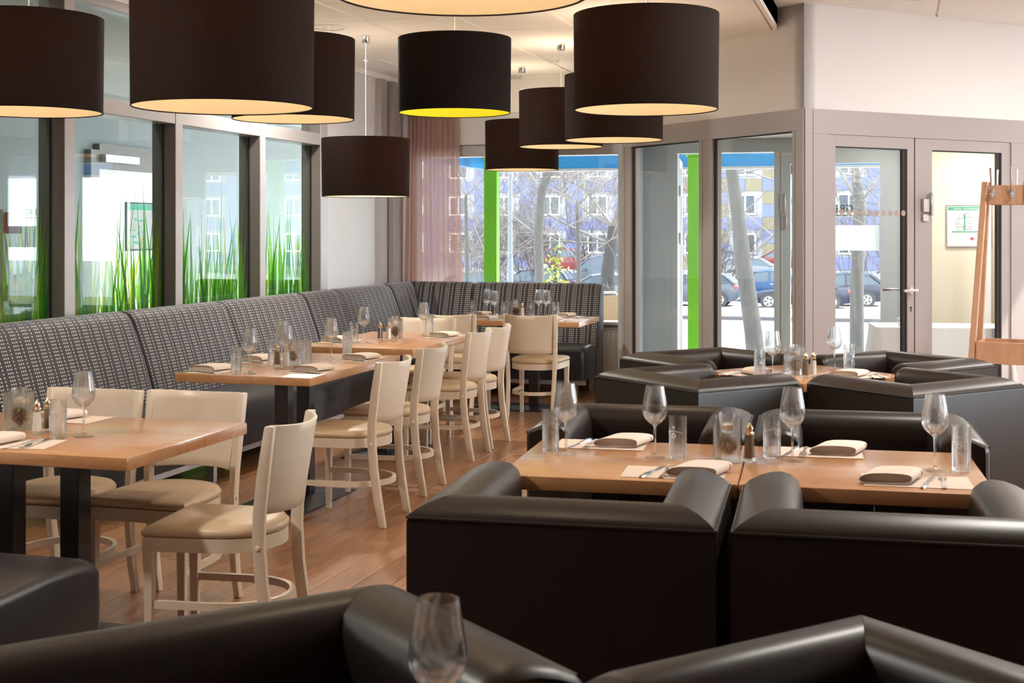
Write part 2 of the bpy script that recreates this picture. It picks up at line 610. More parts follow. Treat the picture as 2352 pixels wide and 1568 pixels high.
# ------------------------------------------------------------------ floor
floor = tag(part('floor', MB().box(XL - 0.1, XR, YR, YB + 0.1, -0.12, -0.012), M_FLOORBASE),
            'brown oak plank floor of the dining room', None, None, 'structure')
PW, PL = 0.14, 1.26
pm = MB().box(0.0012, PW - 0.0012, 0.0012, PL - 0.0012, -0.012, 0).mesh('plank', M_PLANK, None, 0.0012, 1)
rest = MB()
ix = 0
x = XL
while x < XR:
    off = -random.random() * PL
    y = YR + off
    while y < YB + 0.1:
        vis = -3.95 < x < -0.75 and y + PL > 3.8
        if vis:
            obj('plank', pm, floor, (x, y, 0))
        else:
            ya, yb = max(y, YR) + 0.0012, min(y + PL, YB + 0.09) - 0.0012
            if yb > ya:
                rest.box(x + 0.0012, min(x + PW, XR) - 0.0012, ya, yb, -0.012, -0.0002)
        y += PL
    x += PW
tag(part('plank_field', rest, M_PLANK, floor), 'remaining oak planks under the furniture', None, None, 'stuff')

# ------------------------------------------------------------------ ceilings
ceil = tag(part('ceiling', MB().box(XL - 0.2, XS, YR, YB + 0.1, HC + 0.03, HC + 0.2), M_CEIL),
           'off-white mineral fibre tile ceiling in a metal grid', None, None, 'structure')
TX, TY = 0.675, 0.70
tm = MB().box(0.014, TX - 0.014, 0.003, TY - 0.003, HC, HC + 0.028).mesh('ceiling_tile', M_CEIL, None, 0.004, 1)
for i in range(6):
    for j in range(21):
        x0, y0 = XS - 0.03 - (i + 1) * TX, 12.06 - (j + 1) * TY
        if x0 + TX < XL or y0 < YR:
            continue
        if x0 < XL:
            b = MB().box(XL + 0.06, x0 + TX - 0.014, y0 + 0.003, y0 + TY - 0.003, HC, HC + 0.028)
            part('ceiling_tile', b, M_CEIL, ceil)
        else:
            obj('ceiling_tile', tm, ceil, (x0, y0, 0))
for i in range(1, 6):
    xx = XS - 0.03 - i * TX
    part('ceiling_bar', MB().box(xx - 0.013, xx + 0.013, YR, 12.06, HC - 0.006, HC + 0.03), M_TBAR, ceil)
part('edge_trim', MB().box(XS - 0.03, XS, YR, 9.80, HC - 0.004, HH + 0.02), M_TBAR, ceil)
part('cornice', MB().box(XL - 0.02, XL + 0.06, YR, YB, HC - 0.05, HC + 0.03), M_TBAR, ceil)
part('cornice', MB().box(XL, -2.2, 12.06, YB, HC - 0.02, HC + 0.03), M_TBAR, ceil)
ceil2 = tag(part('ceiling_high', MB().box(XS, XR, YR, YB + 0.1, HH + 0.012, HH + 0.15), M_CEILHI),
            'smooth bright white ceiling beside the porch', None, None, 'structure')
for i in range(4):
    for j in range(12):
        x0, y0 = XS + 0.005 + i * 1.12, YB - (j + 1) * 1.2
        if y0 > YR:
            part('ceiling_panel', MB().box(x0, x0 + 1.105, y0, y0 + 1.185, HH, HH + 0.011), M_CEILHI, ceil2)


# recessed downlights: one in view, the others added as fill
def downlight(x, y, z, label, gain=1.0):
    t = thing('downlight', label, 'downlight', (x, y, z), 0, 'recessed ceiling downlights')
    b = MB()
    b.lathe([(0.115, -0.004), (0.145, -0.006), (0.147, -0.001), (0.115, 0.0)], 28)
    part('trim_ring', b, M_WHITE, t, 40)
    b = MB()
    b.lathe([(0.114, -0.003), (0.108, 0.01), (0.09, 0.02)], 28)
    part('reflector', b, M_CHROME, t, 40)
    b = MB()
    for k in range(8):
        M = Matrix.Rotation(k * PI / 4, 4, 'Z')
        b.box(0.02, 0.105, -0.002, 0.002, -0.003, 0.012, M=M)
    part('louvre', b, M_CHROME, t)
    part('lamp_disc', MB().cyl((0, 0), 0.085, 0.012, 0.016, 24), M_DOWN, t)
    l = bpy.data.lights.new('downlight_light', 'AREA')
    l.shape = 'DISK'
    l.size = 0.2
    l.energy = DOWN_POWER * gain
    l.color = (1.0, 0.95, 0.87)
    obj('downlight_light', l, t, (0, 0, -0.012))
    return t


downlight(-3.92, 8.80, HC, 'round recessed downlight with mirror louvre in the tiled ceiling')
downlight(-3.2, 2.4, HC, 'unseen fill light added in the tiled ceiling above the left edge')  # unseen lamp, added as fill
for x, y, w_ in ((0.55, 5.2, 'nearest the diagonal armchairs'), (1.7, 7.0, 'by the coat stand'), (2.4, 9.3, 'farthest along the doors')):
    downlight(x, y, HH, 'unseen fill light added in the smooth ceiling beyond the right edge, ' + w_)  # unseen lamps, added to brighten the right side of the room
downlight(-0.2, 11.0, 2.294, 'fill light added in the porch ceiling over the doors', 0.22)  # lamp added to brighten the porch interior
downlight(0.7, 11.6, 2.294, 'fill light added in the porch ceiling over the draped table', 0.22)  # second lamp added for the porch interior
sd = thing('smoke_detector', 'small round white smoke detector on the tiled ceiling', 'detector', (-2.80, 10.95, HC))
part('base', MB().cyl((0, 0), 0.055, -0.012, 0, 20), M_WHITE, sd, 40)
part('sensor', MB().cyl((0, 0), 0.035, -0.034, -0.012, 20, 0, 0.042), M_WHITE, sd, 40)

# ------------------------------------------------------------------ walls behind and right of the camera
tag(part('wall_rear', MB().box(XL - 0.2, XR, YR - 0.15, YR, 0, HH + 0.1), M_REARW), 'wall behind the camera, made dark to cut bounced light', None, None, 'structure')
b = MB()
b.box(XR, XR + 0.15, YR, 4.6, 0, HH + 0.1).box(XR, XR + 0.15, 7.4, YB + 0.1, 0, HH + 0.1)
b.box(XR, XR + 0.15, 4.6, 7.4, 0, 0.9).box(XR, XR + 0.15, 4.6, 7.4, 2.6, HH + 0.1)
tag(part('wall_right', b, M_WALL), 'white wall right of the frame with an opening added for daylight', None, None, 'structure')
w8 = struct('window_8', 'unseen window added in the right wall to bring in daylight')  # unseen, added so daylight reaches the door wall and smooth ceiling
for a, b_ in ((4.6, 4.68), (5.96, 6.04), (7.32, 7.4)):
    part('post', MB().box(XR + 0.03, XR + 0.12, a, b_, 0.901, 2.599), M_ALU, w8)
for a, b_ in ((4.681, 5.959), (6.041, 7.319)):
    part('pane', MB().box(XR + 0.07, XR + 0.076, a, b_, 0.901, 2.599), M_PANE, w8)
tag(part('added_sun_block', MB().box(XR + 0.16, XR + 2.9, 3.5, 14.5, 2.76, 2.86), M_SOFFIT), 'unseen overhang added to keep direct sun out of the right window', None, None, 'structure')  # unseen slab, added to block direct sun at the added window
tag(part('terrace_side', MB().box(XR + 0.16, 14, YR, YB + 0.2, -0.3, -0.15), M_PAVE), 'paving outside the right wall', None, None, 'structure')
tag(part('wall_left', MB().box(XL - 0.12, XL, YR, 4.10, 0, HC + 0.05), M_WALL), 'white wall left of the frame', None, None, 'structure')

# ------------------------------------------------------------------ left glazing
MULL = [(4.10, 4.22), (5.35, 5.45), (6.575, 6.67), (7.79, 7.875), (9.0, 9.085), (10.09, 10.215)]
n_tr = 1
for a, b_ in MULL:
    b = MB().box(XL - 0.08, XL + 0.09, a, b_, 0, HC)
    t = tag(part('trim_%d' % n_tr, b, M_ALUB, None, None, 0.003, 1), 'tall grey aluminium window post', None, None, 'structure')
    part('cover_strip', MB().box(XL + 0.0905, XL + 0.098, a - 0.001, b_ + 0.001, 0, HC), M_ALU, t)
    n_tr += 1
for i in range(len(MULL) - 1):
    y0, y1 = MULL[i][1], MULL[i + 1][0]
    w = struct('window_%d' % (i + 1), 'tall glazing bay with printed grass foil, bay %d' % (i + 1))
    part('transom', MB().box(XL - 0.06, XL + 0.095, y0 + 0.001, y1 - 0.001, 2.165, 2.262), M_ALU, w, None, 0.003, 1)
    part('bottom_rail', MB().box(XL - 0.06, XL + 0.06, y0 + 0.001, y1 - 0.001, 0.0, 0.07), M_ALU, w, None, 0.003, 1)
    part('top_rail', MB().box(XL - 0.06, XL + 0.06, y0 + 0.001, y1 - 0.001, HC - 0.11, HC - 0.05), M_ALU, w, None, 0.003, 1)
    part('pane', MB().box(XL - 0.004, XL + 0.004, y0 + 0.002, y1 - 0.002, 0.071, 2.164), M_PANEL, w)
    part('pane', MB().box(XL - 0.004, XL + 0.004, y0 + 0.002, y1 - 0.002, 2.263, HC - 0.111), M_PANEL, w)
    part('gasket', MB().box(XL + 0.004, XL + 0.012, y1 - 0.014, y1 - 0.002, 0.071, 2.164), M_GASKET, w)
    # printed grass: leaf-shaped pieces of translucent foil on the outer face
    rnd = random.Random(40 + i)
    g = MB()
    xg = XL - 0.006
    for k in range(230):
        yb = rnd.uniform(y0 + 0.02, y1 - 0.02)
        q = rnd.random()
        h = 0.45 + 0.72 * rnd.random() if q < 0.965 else rnd.uniform(1.2, 1.55)
        if i in (1, 2):
            h *= 1.02
        zb = 0.3 if q > 0.5 else 0.55
        h = max(h, 0.5)
        wd_ = rnd.uniform(0.008, 0.034) * (0.6 if h > 1.1 else 1)
        lean = rnd.gauss(0.0, 0.10) + (0.05 if rnd.random() < 0.5 else -0.02)
        mi = rnd.choices((0, 1, 2, 3), (5, 4, 3 if i < 3 else 1, 3))[0]
        if i >= 3 and h < 0.75:
            mi = rnd.choice((0, 3))
        xx = xg - 0.00002 * k
        L, Rr = [], []
        for t_ in (0, 0.3, 0.6, 0.85):
            yc = yb + lean * (t_ ** 1.7)
            ww = wd_ * (1 - t_ ** 1.6)
            L.append((xx, min(max(yc - ww, y0 + .003), y1 - .003), zb + h * t_))
            Rr.append((xx, min(max(yc + ww, y0 + .003), y1 - .003), zb + h * t_))
        tip = (xx, min(max(yb + lean, y0 + .003), y1 - .003), zb + h)
        vs = L + [tip] + Rr[::-1]
        g.add(vs, [list(range(len(vs)))], mi)
    # dense foot of the meadow
    g.add([(xg + 0.0005, y0 + .003, 0.08), (xg + 0.0005, y1 - .003, 0.08), (xg + 0.0005, y1 - .003, 0.93), (xg + 0.0005, y0 + .003, 0.90)],
          [(0, 1, 2, 3)], 1 if i < 3 else 0)
    tag(part('grass_foil', g, FILMS, w), 'translucent printed foil of green and yellow grass blades', None, None, 'stuff')

# end pier between the left glazing and the back window
wp = tag(part('wall_pier', MB().box(XL - 0.12, XL + 0.03, 10.217, 11.45, 0, HC - 0.05), M_PIER), 'light grey wall pier beside the curtain', None, None, 'structure')
part('edge_profile', MB().box(XL + 0.031, XL + 0.05, 10.218, 10.30, 0, HC - 0.05), M_WHITE, wp)
for k, (a, b_, d_, m) in enumerate(((11.452, 11.60, 0.085, M_ALU), (11.602, 11.72, 0.03, M_ALUB), (11.722, 11.86, 0.10, M_ALU), (11.862, 12.118, 0.03, M_PIER))):
    tag(part('trim_%d' % (n_tr), MB().box(XL - 0.1, XL + d_, a, b_, 0, HC - 0.05), m), 'vertical profile in the corner behind the curtain', None, None, 'structure')
    n_tr += 1

# ------------------------------------------------------------------ back wall with window
WX0, WX1, WZ0, WZ1 = XL + 0.12, -2.36, 0.62, 2.17
b = MB()
b.box(XL - 0.1, -2.247, YB, YB + 0.22, WZ1 + 0.11, HC + 0.1)
b.box(XL - 0.1, -2.247, YB, YB + 0.22, 0, WZ0 - 0.03)
b.box(XL - 0.1, WX0, YB, YB + 0.22, WZ0 - 0.03, WZ1 + 0.11)
b.box(WX1 + 0.06, -2.247, YB, YB + 0.22, WZ0 - 0.03, WZ1 + 0.11)
tag(part('wall_back', b, M_WALL), 'white end wall around the wide window', None, None, 'structure')
w = struct('window_6', 'wide end window looking onto the street')
part('frame_head', MB().box(WX0, WX1 + 0.06, YB - 0.02, YB + 0.16, WZ1, WZ1 + 0.108), M_ALU, w, None, 0.003, 1)
part('blind_box', MB().box(WX0, WX1 + 0.06, YB - 0.05, YB - 0.001, WZ1 + 0.11, WZ1 + 0.40), M_PIER, w, None, 0.004, 1)
part('frame_side', MB().box(WX1, WX1 + 0.058, YB - 0.02, YB + 0.16, WZ0, WZ1 - 0.001), M_ALU, w, None, 0.003, 1)
part('frame_side', MB().box(WX0, WX0 + 0.06, YB - 0.02, YB + 0.16, WZ0, WZ1 - 0.001), M_ALU, w, None, 0.003, 1)
part('pane', MB().box(WX0 + 0.061, WX1 - 0.001, YB + 0.05, YB + 0.058, WZ0 + 0.001, WZ1 - 0.001), M_PANE, w)
part('window_sill', MB().box(WX0, WX1 + 0.06, YB - 0.10, YB + 0.16, WZ0 - 0.028, WZ0 - 0.001), M_RADI, w, None, 0.006, 2)
tag(part('baseboard_back', MB().box(XL, -2.26, YB - 0.075, YB - 0.001, 0, 0.075), M_SKIRT), 'light wooden skirting under the end window', None, None, 'structure')

# radiator under the window
rad = thing('radiator', 'cream ribbed radiator under the end window beside the bench', 'radiator', (-2.90, YB - 0.055, 0.09))
part('panel', MB().box(-0.62, 0.49, -0.012, 0.012, 0, 0.46), M_RADI, rad, None, 0.004, 2)
rm = MB().box(-0.011, 0.011, -0.026, -0.0121, 0.035, 0.43).mesh('rib', M_RADI, None, 0.006, 2)
for k in range(26):
    obj('rib', rm, rad, (-0.59 + k * 0.042, 0, 0))
part('top_grille', MB().box(-0.62, 0.49, -0.03, 0.03, 0.461, 0.472), M_RADI, rad, None, 0.003, 1)
part('valve_pipe', MB().tube([(0.44, 0, 0.0), (0.44, 0, -0.09)], 0.011, 8), M_STEEL, rad, 40)
part('valve_pipe', MB().tube([(-0.5, 0, 0.0), (-0.5, 0, -0.09)], 0.011, 8), M_STEEL, rad, 40)


# curtain on its rail
def curtain(name, label, x0t, x1t, x0b, x1b, y, z0, z1, folds, amp, mat, gather=None):
    mb = MB()
    N, Mz = folds * 10, 14
    for j in range(Mz + 1):
        v = j / Mz
        a = x0t + (x0b - x0t) * v
        c = x1t + (x1b - x1t) * (v ** 0.8)
        for i_ in range(N + 1):
            u = i_ / N
            uu = u if gather is None else gather(u)
            ph = u * folds * 2 * PI
            yy = y + amp * (0.55 + 0.45 * v) * (math.sin(ph) + 0.35 * math.sin(2.3 * ph + 1.0 + v))
            mb.v.append((a + (c - a) * uu + 0.012 * math.sin(ph * 1.0 + 1.2) * v, yy, z1 + (z0 - z1) * v))
    for j in range(Mz):
        for i_ in range(N):
            p = j * (N + 1) + i_
            mb.face((p, p + 1, p + N + 2, p + N + 1))
    t = thing(name, label, 'curtain')
    part('drape', mb, mat, t, 60)
    return t


curtain('curtain', 'sheer rose curtain gathered in deep folds at the corner of the end window',
        -4.52, -4.02, -4.55, -3.96, 12.00, 0.55, 2.86, 11, 0.030, M_CURT, lambda u: u ** 1.35 if u < 0.6 else 0.502 + (u - 0.6) * 1.245)
rl = thing('curtain_rail', 'slim metal curtain rail under the ceiling above the curtain', 'rail', (-3.9, 11.99, 2.885))
part('track', MB().box(-0.72, 0.5, -0.012, 0.012, 0.0, 0.018), M_STEEL, rl)
for k in range(2):
    part('end_cap', MB().box(-0.735 + k * 1.236, -0.7205 + k * 1.236, -0.018, 0.018, -0.004, 0.022), M_STEEL, rl)

# ------------------------------------------------------------------ glazed porch
ZH0, ZH1 = 2.172, 2.326
bulk = MB()
bulk.slab(kj(1.621), K, ZH1, HH + 0.05, 0.0, 0.10)
tag(part('wall_porch_left', bulk, M_WALL), 'white wall over the left side of the glazed porch', None, None, 'structure')
bulk = MB()
bulk.slab(K, kr(2.2), ZH1, HH + 0.05, 0.0, 0.10)
tag(part('wall_porch_right', bulk, M_WALL), 'white wall over the porch doors', None, None, 'structure')
wj = struct('window_7', 'two-bay glazed side of the porch')
T0, T1 = -0.012, 0.085
part('head_rail', MB().slab(kj(1.621), K, ZH0, ZH1 - 0.001, T0, T1), M_ALU, wj)
for a, b_ in ((0.0005, 0.081), (0.742, 0.856), (1.537, 1.621)):
    part('post', MB().slab(kj(b_), kj(a), 0.0, ZH0 - 0.001, T0, T1), M_ALU, wj)
    part('cover_line', MB().slab(kj(b_ - (b_ - a) * .28), kj(b_ - (b_ - a) * .3), 0.0, ZH0 - 0.001, T0 - 0.002, T0 - 0.0005), M_ALUB, wj)
for a, b_ in ((0.081, 0.742), (0.856, 1.537)):
    part('sill_rail', MB().slab(kj(b_ - 0.001), kj(a + 0.001), 0.0, 0.10, T0, T1), M_ALU, wj)
    part('pane', MB().slab(kj(b_ - 0.002), kj(a + 0.002), 0.101, ZH0 - 0.002, 0.03, 0.036), M_PANE, wj)
    part('gasket', MB().slab(kj(b_ - 0.001), kj(b_ - 0.016), 0.101, ZH0 - 0.002, 0.012, 0.029), M_GASKET, wj)
    part('gasket', MB().slab(kj(b_ - 0.016), kj(a + 0.002), ZH0 - 0.012, ZH0 - 0.002, 0.012, 0.029), M_GASKET, wj)
# door side
dj = struct('door_1', 'grey aluminium double door of the porch')
part('head_rail', MB().slab(K, kr(1.72), 2.150, ZH1 - 0.001, T0, T1), M_ALUD, dj)
part('post', MB().slab(kr(0.0005), kr(0.151), 0.0, 2.149, T0, T1), M_ALUD, dj)
part('post', MB().slab(kr(1.479), kr(1.72), 0.0, 2.149, T0, T1), M_ALUD, dj)
part('cover_line', MB().slab(kr(0.05), kr(0.052), 0.0, ZH1 - 0.01, T0 - 0.002, T0 - 0.0005), M_ALUB, dj)
leafs = []
for a, ga, gb, e in ((0.1525, 0.203, 0.700, 0.748), (0.756, 0.879, 1.409, 1.4775)):
    lf = part('door_leaf', MB().slab(kr(ga + 0.0005), kr(gb - 0.0005), 2.066, 2.148, -0.004, 0.06), M_ALUD, dj)
    leafs.append(lf)
    part('stile', MB().slab(kr(a), kr(ga), 0.004, 2.148, -0.004, 0.06), M_ALUD, lf)
    part('stile', MB().slab(kr(gb), kr(e), 0.004, 2.148, -0.004, 0.06), M_ALUD, lf)
    part('bottom_rail', MB().slab(kr(ga + 0.0005), kr(gb - 0.0005), 0.004, 0.12, -0.004, 0.06), M_ALUD, lf)
    part('pane', MB().slab(kr(ga + 0.001), kr(gb - 0.001), 0.121, 2.065, 0.028, 0.034), M_PANE, lf)
    part('gasket', MB().slab(kr(gb - 0.030), kr(gb - 0.001), 0.121, 2.065, 0.006, 0.027), M_GASKET, lf)
    part('gasket', MB().slab(kr(ga + 0.001), kr(gb - 0.03), 2.057, 2.065, 0.006, 0.027), M_GASKET, lf)
part('meeting_gap', MB().slab(kr(0.7485), kr(0.7555), 0.004, 2.148, 0.004, 0.05), M_GASKET, dj)
# stickers, handle, keyhole, panic lock
ang = PI / 4
for k in range(10):
    s_ = 0.232 + k * 0.0472
    p = kr(s_)
    M = Matrix.Translation((p[0] - 0.7071 * -0.0255, p[1] + 0.7071 * 0.0255 - 0.036, 1.59)) @ Matrix.Rotation(ang, 4, 'Z') @ Matrix.Rotation(R(90), 4, 'X')
    mb = MB().cyl((0, 0), 0.022, -0.0006, 0.0006, 20, M=M)
    q = part('sticker_dot', mb, M_DOTST, leafs[0])
p = Vector((*kr(0.725), 1.02))
dn = Vector((0.7071, -0.7071, 0))
du = Vector((0.7071, 0.7071, 0))
hd = MB()
hd.tube([p + dn * 0.005, p + dn * 0.065, p + dn * 0.068 - du * 0.02, p + dn * 0.066 - du * 0.135], 0.011, 10)
part('lever_handle', hd, M_CHROME, leafs[0], 40)
hd = MB()
hd.tube([p - dn * 0.062, p - dn * 0.12, p - dn * 0.122 - du * 0.02], 0.010, 10)
hd.tube([p - dn * 0.125 - du * 0.15, p - dn * 0.122 - du * 0.02], 0.012, 10)
part('lever_handle', hd, M_CHROME, leafs[0], 40)
part('rose_plate', MB().tube([p + dn * 0.0045, p + dn * 0.0125], 0.027, 16), M_STEEL, leafs[0], 40)
q = p - Vector((0, 0, 0.13))
kh = MB().tube([q + dn * 0.0045, q + dn * 0.006], 0.009, 12)
kh.slab((q + dn * 0.0045 - du * 0.004).xy, (q + dn * 0.0045 + du * 0.004).xy, q.z - 0.03, q.z, 0.0, -0.0015)
part('keyhole', kh, M_GASKET, leafs[0])
lk = MB()
lk.slab(kr(0.800), kr(0.845), 1.60, 1.70, -0.030, -0.0045)
lk.slab(kr(0.802), kr(0.845), 1.53, 1.585, -0.022, -0.0045)
part('lock_case', lk, M_STEEL, leafs[1], None, 0.003, 1)
part('lock_lever', MB().slab(kr(0.846), kr(0.866), 1.575, 1.745, -0.045, -0.018), M_STEEL, leafs[1], None, 0.004, 1)

# porch interior: side return, outer wall with its door, ceiling
ret = tag(part('wall_return', MB().box(-2.300, -2.247, 11.22, YB - 0.001, 0, HC), M_ALUC), 'grey panelled return between end window and porch', None, None, 'structure')
for k in range(3):
    part('panel_strip', MB().box(-2.246, -2.238, 11.28 + k * 0.28, 11.52 + k * 0.28, 0.05, 2.25), M_ALUC, ret, None, 0.003, 1)
ow = MB()
ow.box(-2.246, 0.10, YB, YB + 0.16, 2.17, HH)
ow.box(-2.246, -1.985, YB, YB + 0.10, 0, 2.169)
tag(part('wall_porch_outer', ow, M_ALUC), 'grey framed outer wall of the porch', None, None, 'structure')
tag(part('ceiling_porch', MB().box(-2.24, 2.4, 9.8, YB - 0.001, 2.30, 2.325), M_CEILHI), 'low white ceiling inside the porch', None, None, 'structure')
bpy.data.objects['ceiling_porch'].data.clear_geometry()
cp = MB()
pts = [kj(1.52), (kj(1.52)[0], YB - 0.001), (2.3, YB - 0.001), kr(2.15), (K[0], K[1] + 0.16)]
cp.rings([[(x_, y_, z_) for x_, y_ in pts] for z_ in (2.295, 2.32)])
me_ = cp.mesh('ceiling_porch', M_CEILHI)
bpy.data.objects['ceiling_porch'].data = me_
od = struct('door_2', 'outer porch door standing open to the terrace')
part('post', MB().box(-1.984, -1.93, YB, YB + 0.10, 0, 2.169), M_ALUC, od)
part('post', MB().box(-1.057, -0.915, YB, YB + 0.10, 0, 2.169), M_ALUC, od)
part('post', MB().box(-0.137, 0.094, YB, YB + 0.10, 0, 2.169), M_ALUC, od)
part('cover_line', MB().box(-1.003, -0.998, YB - 0.003, YB - 0.0005, 0, 2.169), M_ALUB, od)
part('head_rail', MB().box(-0.914, -0.138, YB, YB + 0.10, 2.06, 2.169), M_ALUC, od)
part('pane', MB().box(-0.914, -0.138, YB + 0.04, YB + 0.046, 0.1, 2.059), M_PANE, od)
part('bottom_rail', MB().box(-0.914, -0.138, YB, YB + 0.10, 0, 0.099), M_ALUC, od)
part('frosted_band', MB().box(-0.905, -0.145, YB + 0.0465, YB + 0.0475, 1.285, 1.51), M_FROST, od)
ob = obj('shop_lettering', text_mesh('GRENZ', 0.098, M_INK), od, (-0.385, YB + 0.052, 1.625), (R(90), 0, PI))
ob.data.transform(Matrix.Translation((0.14, 0, 0)))
part('lettering_rule', MB().box(-0.86, -0.385, YB + 0.0465, YB + 0.048, 1.596, 1.602), M_INK, od)
part('notice_board', MB().box(-0.90, -0.56, YB + 0.048, YB + 0.052, 0.93, 1.275), M_PAPER, od)
part('notice_edge', MB().box(-0.575, -0.562, YB + 0.0445, YB + 0.0475, 0.94, 1.27), M_GREENINK, od)
part('notice_edge', MB().box(-0.90, -0.5755, YB + 0.0445, YB + 0.0475, 1.26, 1.272), M_GREENINK, od)
part('red_notice', MB().box(-0.912, -0.84, YB + 0.0465, YB + 0.0475, 1.97, 2.05), M_REDINK, od)
lk = MB()
lk.box(-1.0, -0.955, YB - 0.03, YB - 0.001, 1.62, 1.80)
lk.box(-0.99, -0.945, YB - 0.022, YB - 0.001, 1.48, 1.60)
part('lock_case', lk, M_STEEL, od, None, 0.004, 1)
# open leaf, hinged on its left post and swung outwards
lf = obj('open_leaf', None, od, (-1.925, YB + 0.105, 0), R(97))
lw = 0.80
for nm, bb in (('stile', (0.0, 0.07, 0.02, 2.13)), ('stile', (lw - 0.07, lw, 0.02, 2.13))):
    part(nm, MB().box(bb[0], bb[1], 0, 0.055, bb[2], bb[3]), M_WHITE, lf, None, 0.003, 1)
part('rail', MB().box(0.071, lw - 0.071, 0, 0.055, 2.06, 2.13), M_WHITE, lf)
part('rail', MB().box(0.071, lw - 0.071, 0, 0.055, 0.02, 0.13), M_WHITE, lf)
part('pane', MB().box(0.071, lw - 0.071, 0.024, 0.03, 0.131, 2.059), M_PANE, lf)
part('frosted_band', MB().box(0.075, lw - 0.075, 0.0305, 0.0315, 1.285, 1.51), M_FROST, lf)
part('hinge', MB().cyl((-0.012, -0.01), 0.012, 1.78, 1.88, 10), M_STEEL, lf)
part('hinge', MB().cyl((-0.012, -0.01), 0.012, 1.34, 1.44, 10), M_STEEL, lf)
part('pull_bar', MB().tube([(lw - 0.1, 0.056, 1.12), (lw - 0.1, 0.10, 1.12), (lw - 0.1, 0.10, 0.9), (lw - 0.1, 0.056, 0.9)], 0.011, 8), M_CHROME, lf, 40)
cw = tag(part('wall_cream', MB().box(0.095, 2.4, YB, YB + 0.16, 0, HH), M_CREAMW), 'cream wall inside the porch behind the draped table', None, None, 'structure')
part('corner_strip', MB().box(0.10, 0.25, YB - 0.03, YB - 0.001, 0, 2.29), M_WHITE, cw)
part('white_jamb', MB().box(0.72, 0.78, YB - 0.04, YB - 0.001, 0, 2.29), M_WHITE, cw)
curtain('curtain', 'narrow pale pink curtain inside the porch behind the coat stand', 0.80, 1.02, 0.80, 1.02, 12.02, 0.05, 2.28, 4, 0.02, M_CURT)

# escape plan sign
sg = thing('escape_plan_sign', 'framed escape plan sign with green header on the cream porch wall', 'sign', (0.60, YB - 0.012, 1.50))
part('frame', MB().box(-0.19, 0.19, -0.004, 0.011, -0.185, 0.185), M_STEEL, sg, None, 0.003, 1)
part('sheet', MB().box(-0.178, 0.178, -0.006, -0.0045, -0.173, 0.173), M_PAPER, sg)
part('header', MB().box(-0.172, 0.172, -0.0075, -0.0062, 0.138, 0.168), M_GREENINK, sg)
ob = obj('header_lettering', text_mesh('Flucht- und Rettungsplan', 0.024, M_PRINT), sg, (0, -0.008, 0.1445), (R(90), 0, 0))
pl = MB()
rn = random.Random(3)
for k in range(10):
    x0, z0 = rn.uniform(-0.15, 0.02), rn.uniform(-0.04, 0.09)
    ww, hh = rn.uniform(0.02, 0.06), rn.uniform(0.015, 0.04)
    for (a, b_, c_, d_) in ((x0, x0 + ww, z0, z0 + .0016), (x0, x0 + ww, z0 + hh, z0 + hh + .0016), (x0, x0 + .0016, z0, z0 + hh), (x0 + ww, x0 + ww + .0016, z0, z0 + hh)):
        pl.box(a, b_, -0.0072, -0.0062, c_, d_)
part('plan_drawing', pl, M_INK, sg)
part('route_line', MB().box(-0.14, 0.08, -0.0075, -0.0073, -0.052, -0.044).box(-0.04, -0.03, -0.0075, -0.0073, -0.04, 0.10), M_GREENINK, sg)
part('key_box', MB().box(0.10, 0.165, -0.0072, -0.0062, 0.03, 0.034).box(0.10, 0.165, -0.0072, -0.0062, 0.122, 0.126).box(0.10, 0.104, -0.0072, -0.0062, 0.034, 0.122), M_REDINK, sg)
part('key_box', MB().box(0.10, 0.165, -0.0072, -0.0062, -0.08, -0.076).box(0.10, 0.104, -0.0072, -0.0062, -0.076, 0.02), M_GREENINK, sg)
part('site_sketch', MB().box(0.01, 0.04, -0.0072, -0.0062, -0.12, -0.095), M_REDINK, sg)

# table with white cloth in the porch
tt = thing('side_table', 'small side table under a white cloth inside the porch', 'table', (0.32, 11.28, 0), R(8))
for sx in (-1, 1):
    for sy in (-1, 1):
        part('leg', MB().box(sx * 0.44 - 0.02, sx * 0.44 + 0.02, sy * 0.22 - 0.02, sy * 0.22 + 0.02, 0, 0.66), M_BLACKST, tt)
part('table_top', MB().box(-0.5, 0.5, -0.27, 0.27, 0.661, 0.69), M_TABLE, tt)
cl = MB()
NX = 96
rings = []
for zi, z_ in enumerate((0.697, 0.695, 0.66, 0.5, 0.3, 0.05)):
    r_ = []
    for k in range(NX):
        t_ = 2 * PI * k / NX
        e = 0.07
        cx_, sy_ = math.cos(t_), math.sin(t_)
        px_ = math.copysign(abs(cx_) ** e, cx_) * 0.515
        py_ = math.copysign(abs(sy_) ** e, sy_) * 0.285
        drop = max(0, (0.66 - z_) / 0.61)
        f_ = 1 + 0.10 * drop + 0.05 * drop * math.sin(7 * t_ + 1) + 0.02 * drop * math.sin(17 * t_)
        if zi == 0:
            f_ = 0.985
        r_.append((px_ * f_, py_ * f_, z_))
    rings.append(r_)
cl.rings(rings, 0, True, True, False)
tc_ = thing('tablecloth', 'white cloth draped to the floor over the porch side table', 'tablecloth', (0.32, 11.28, 0), R(8))
part('drape', cl, M_TCLOTH, tc_, 50)


def ashtray_mesh():
    b = MB()
    b.lathe([(0.001, 0), (0.05, 0), (0.056, 0.006), (0.056, 0.034), (0.048, 0.034), (0.046, 0.012), (0.001, 0.010)], 24)
    return b.mesh('ashtray', M_GLASS, 40)


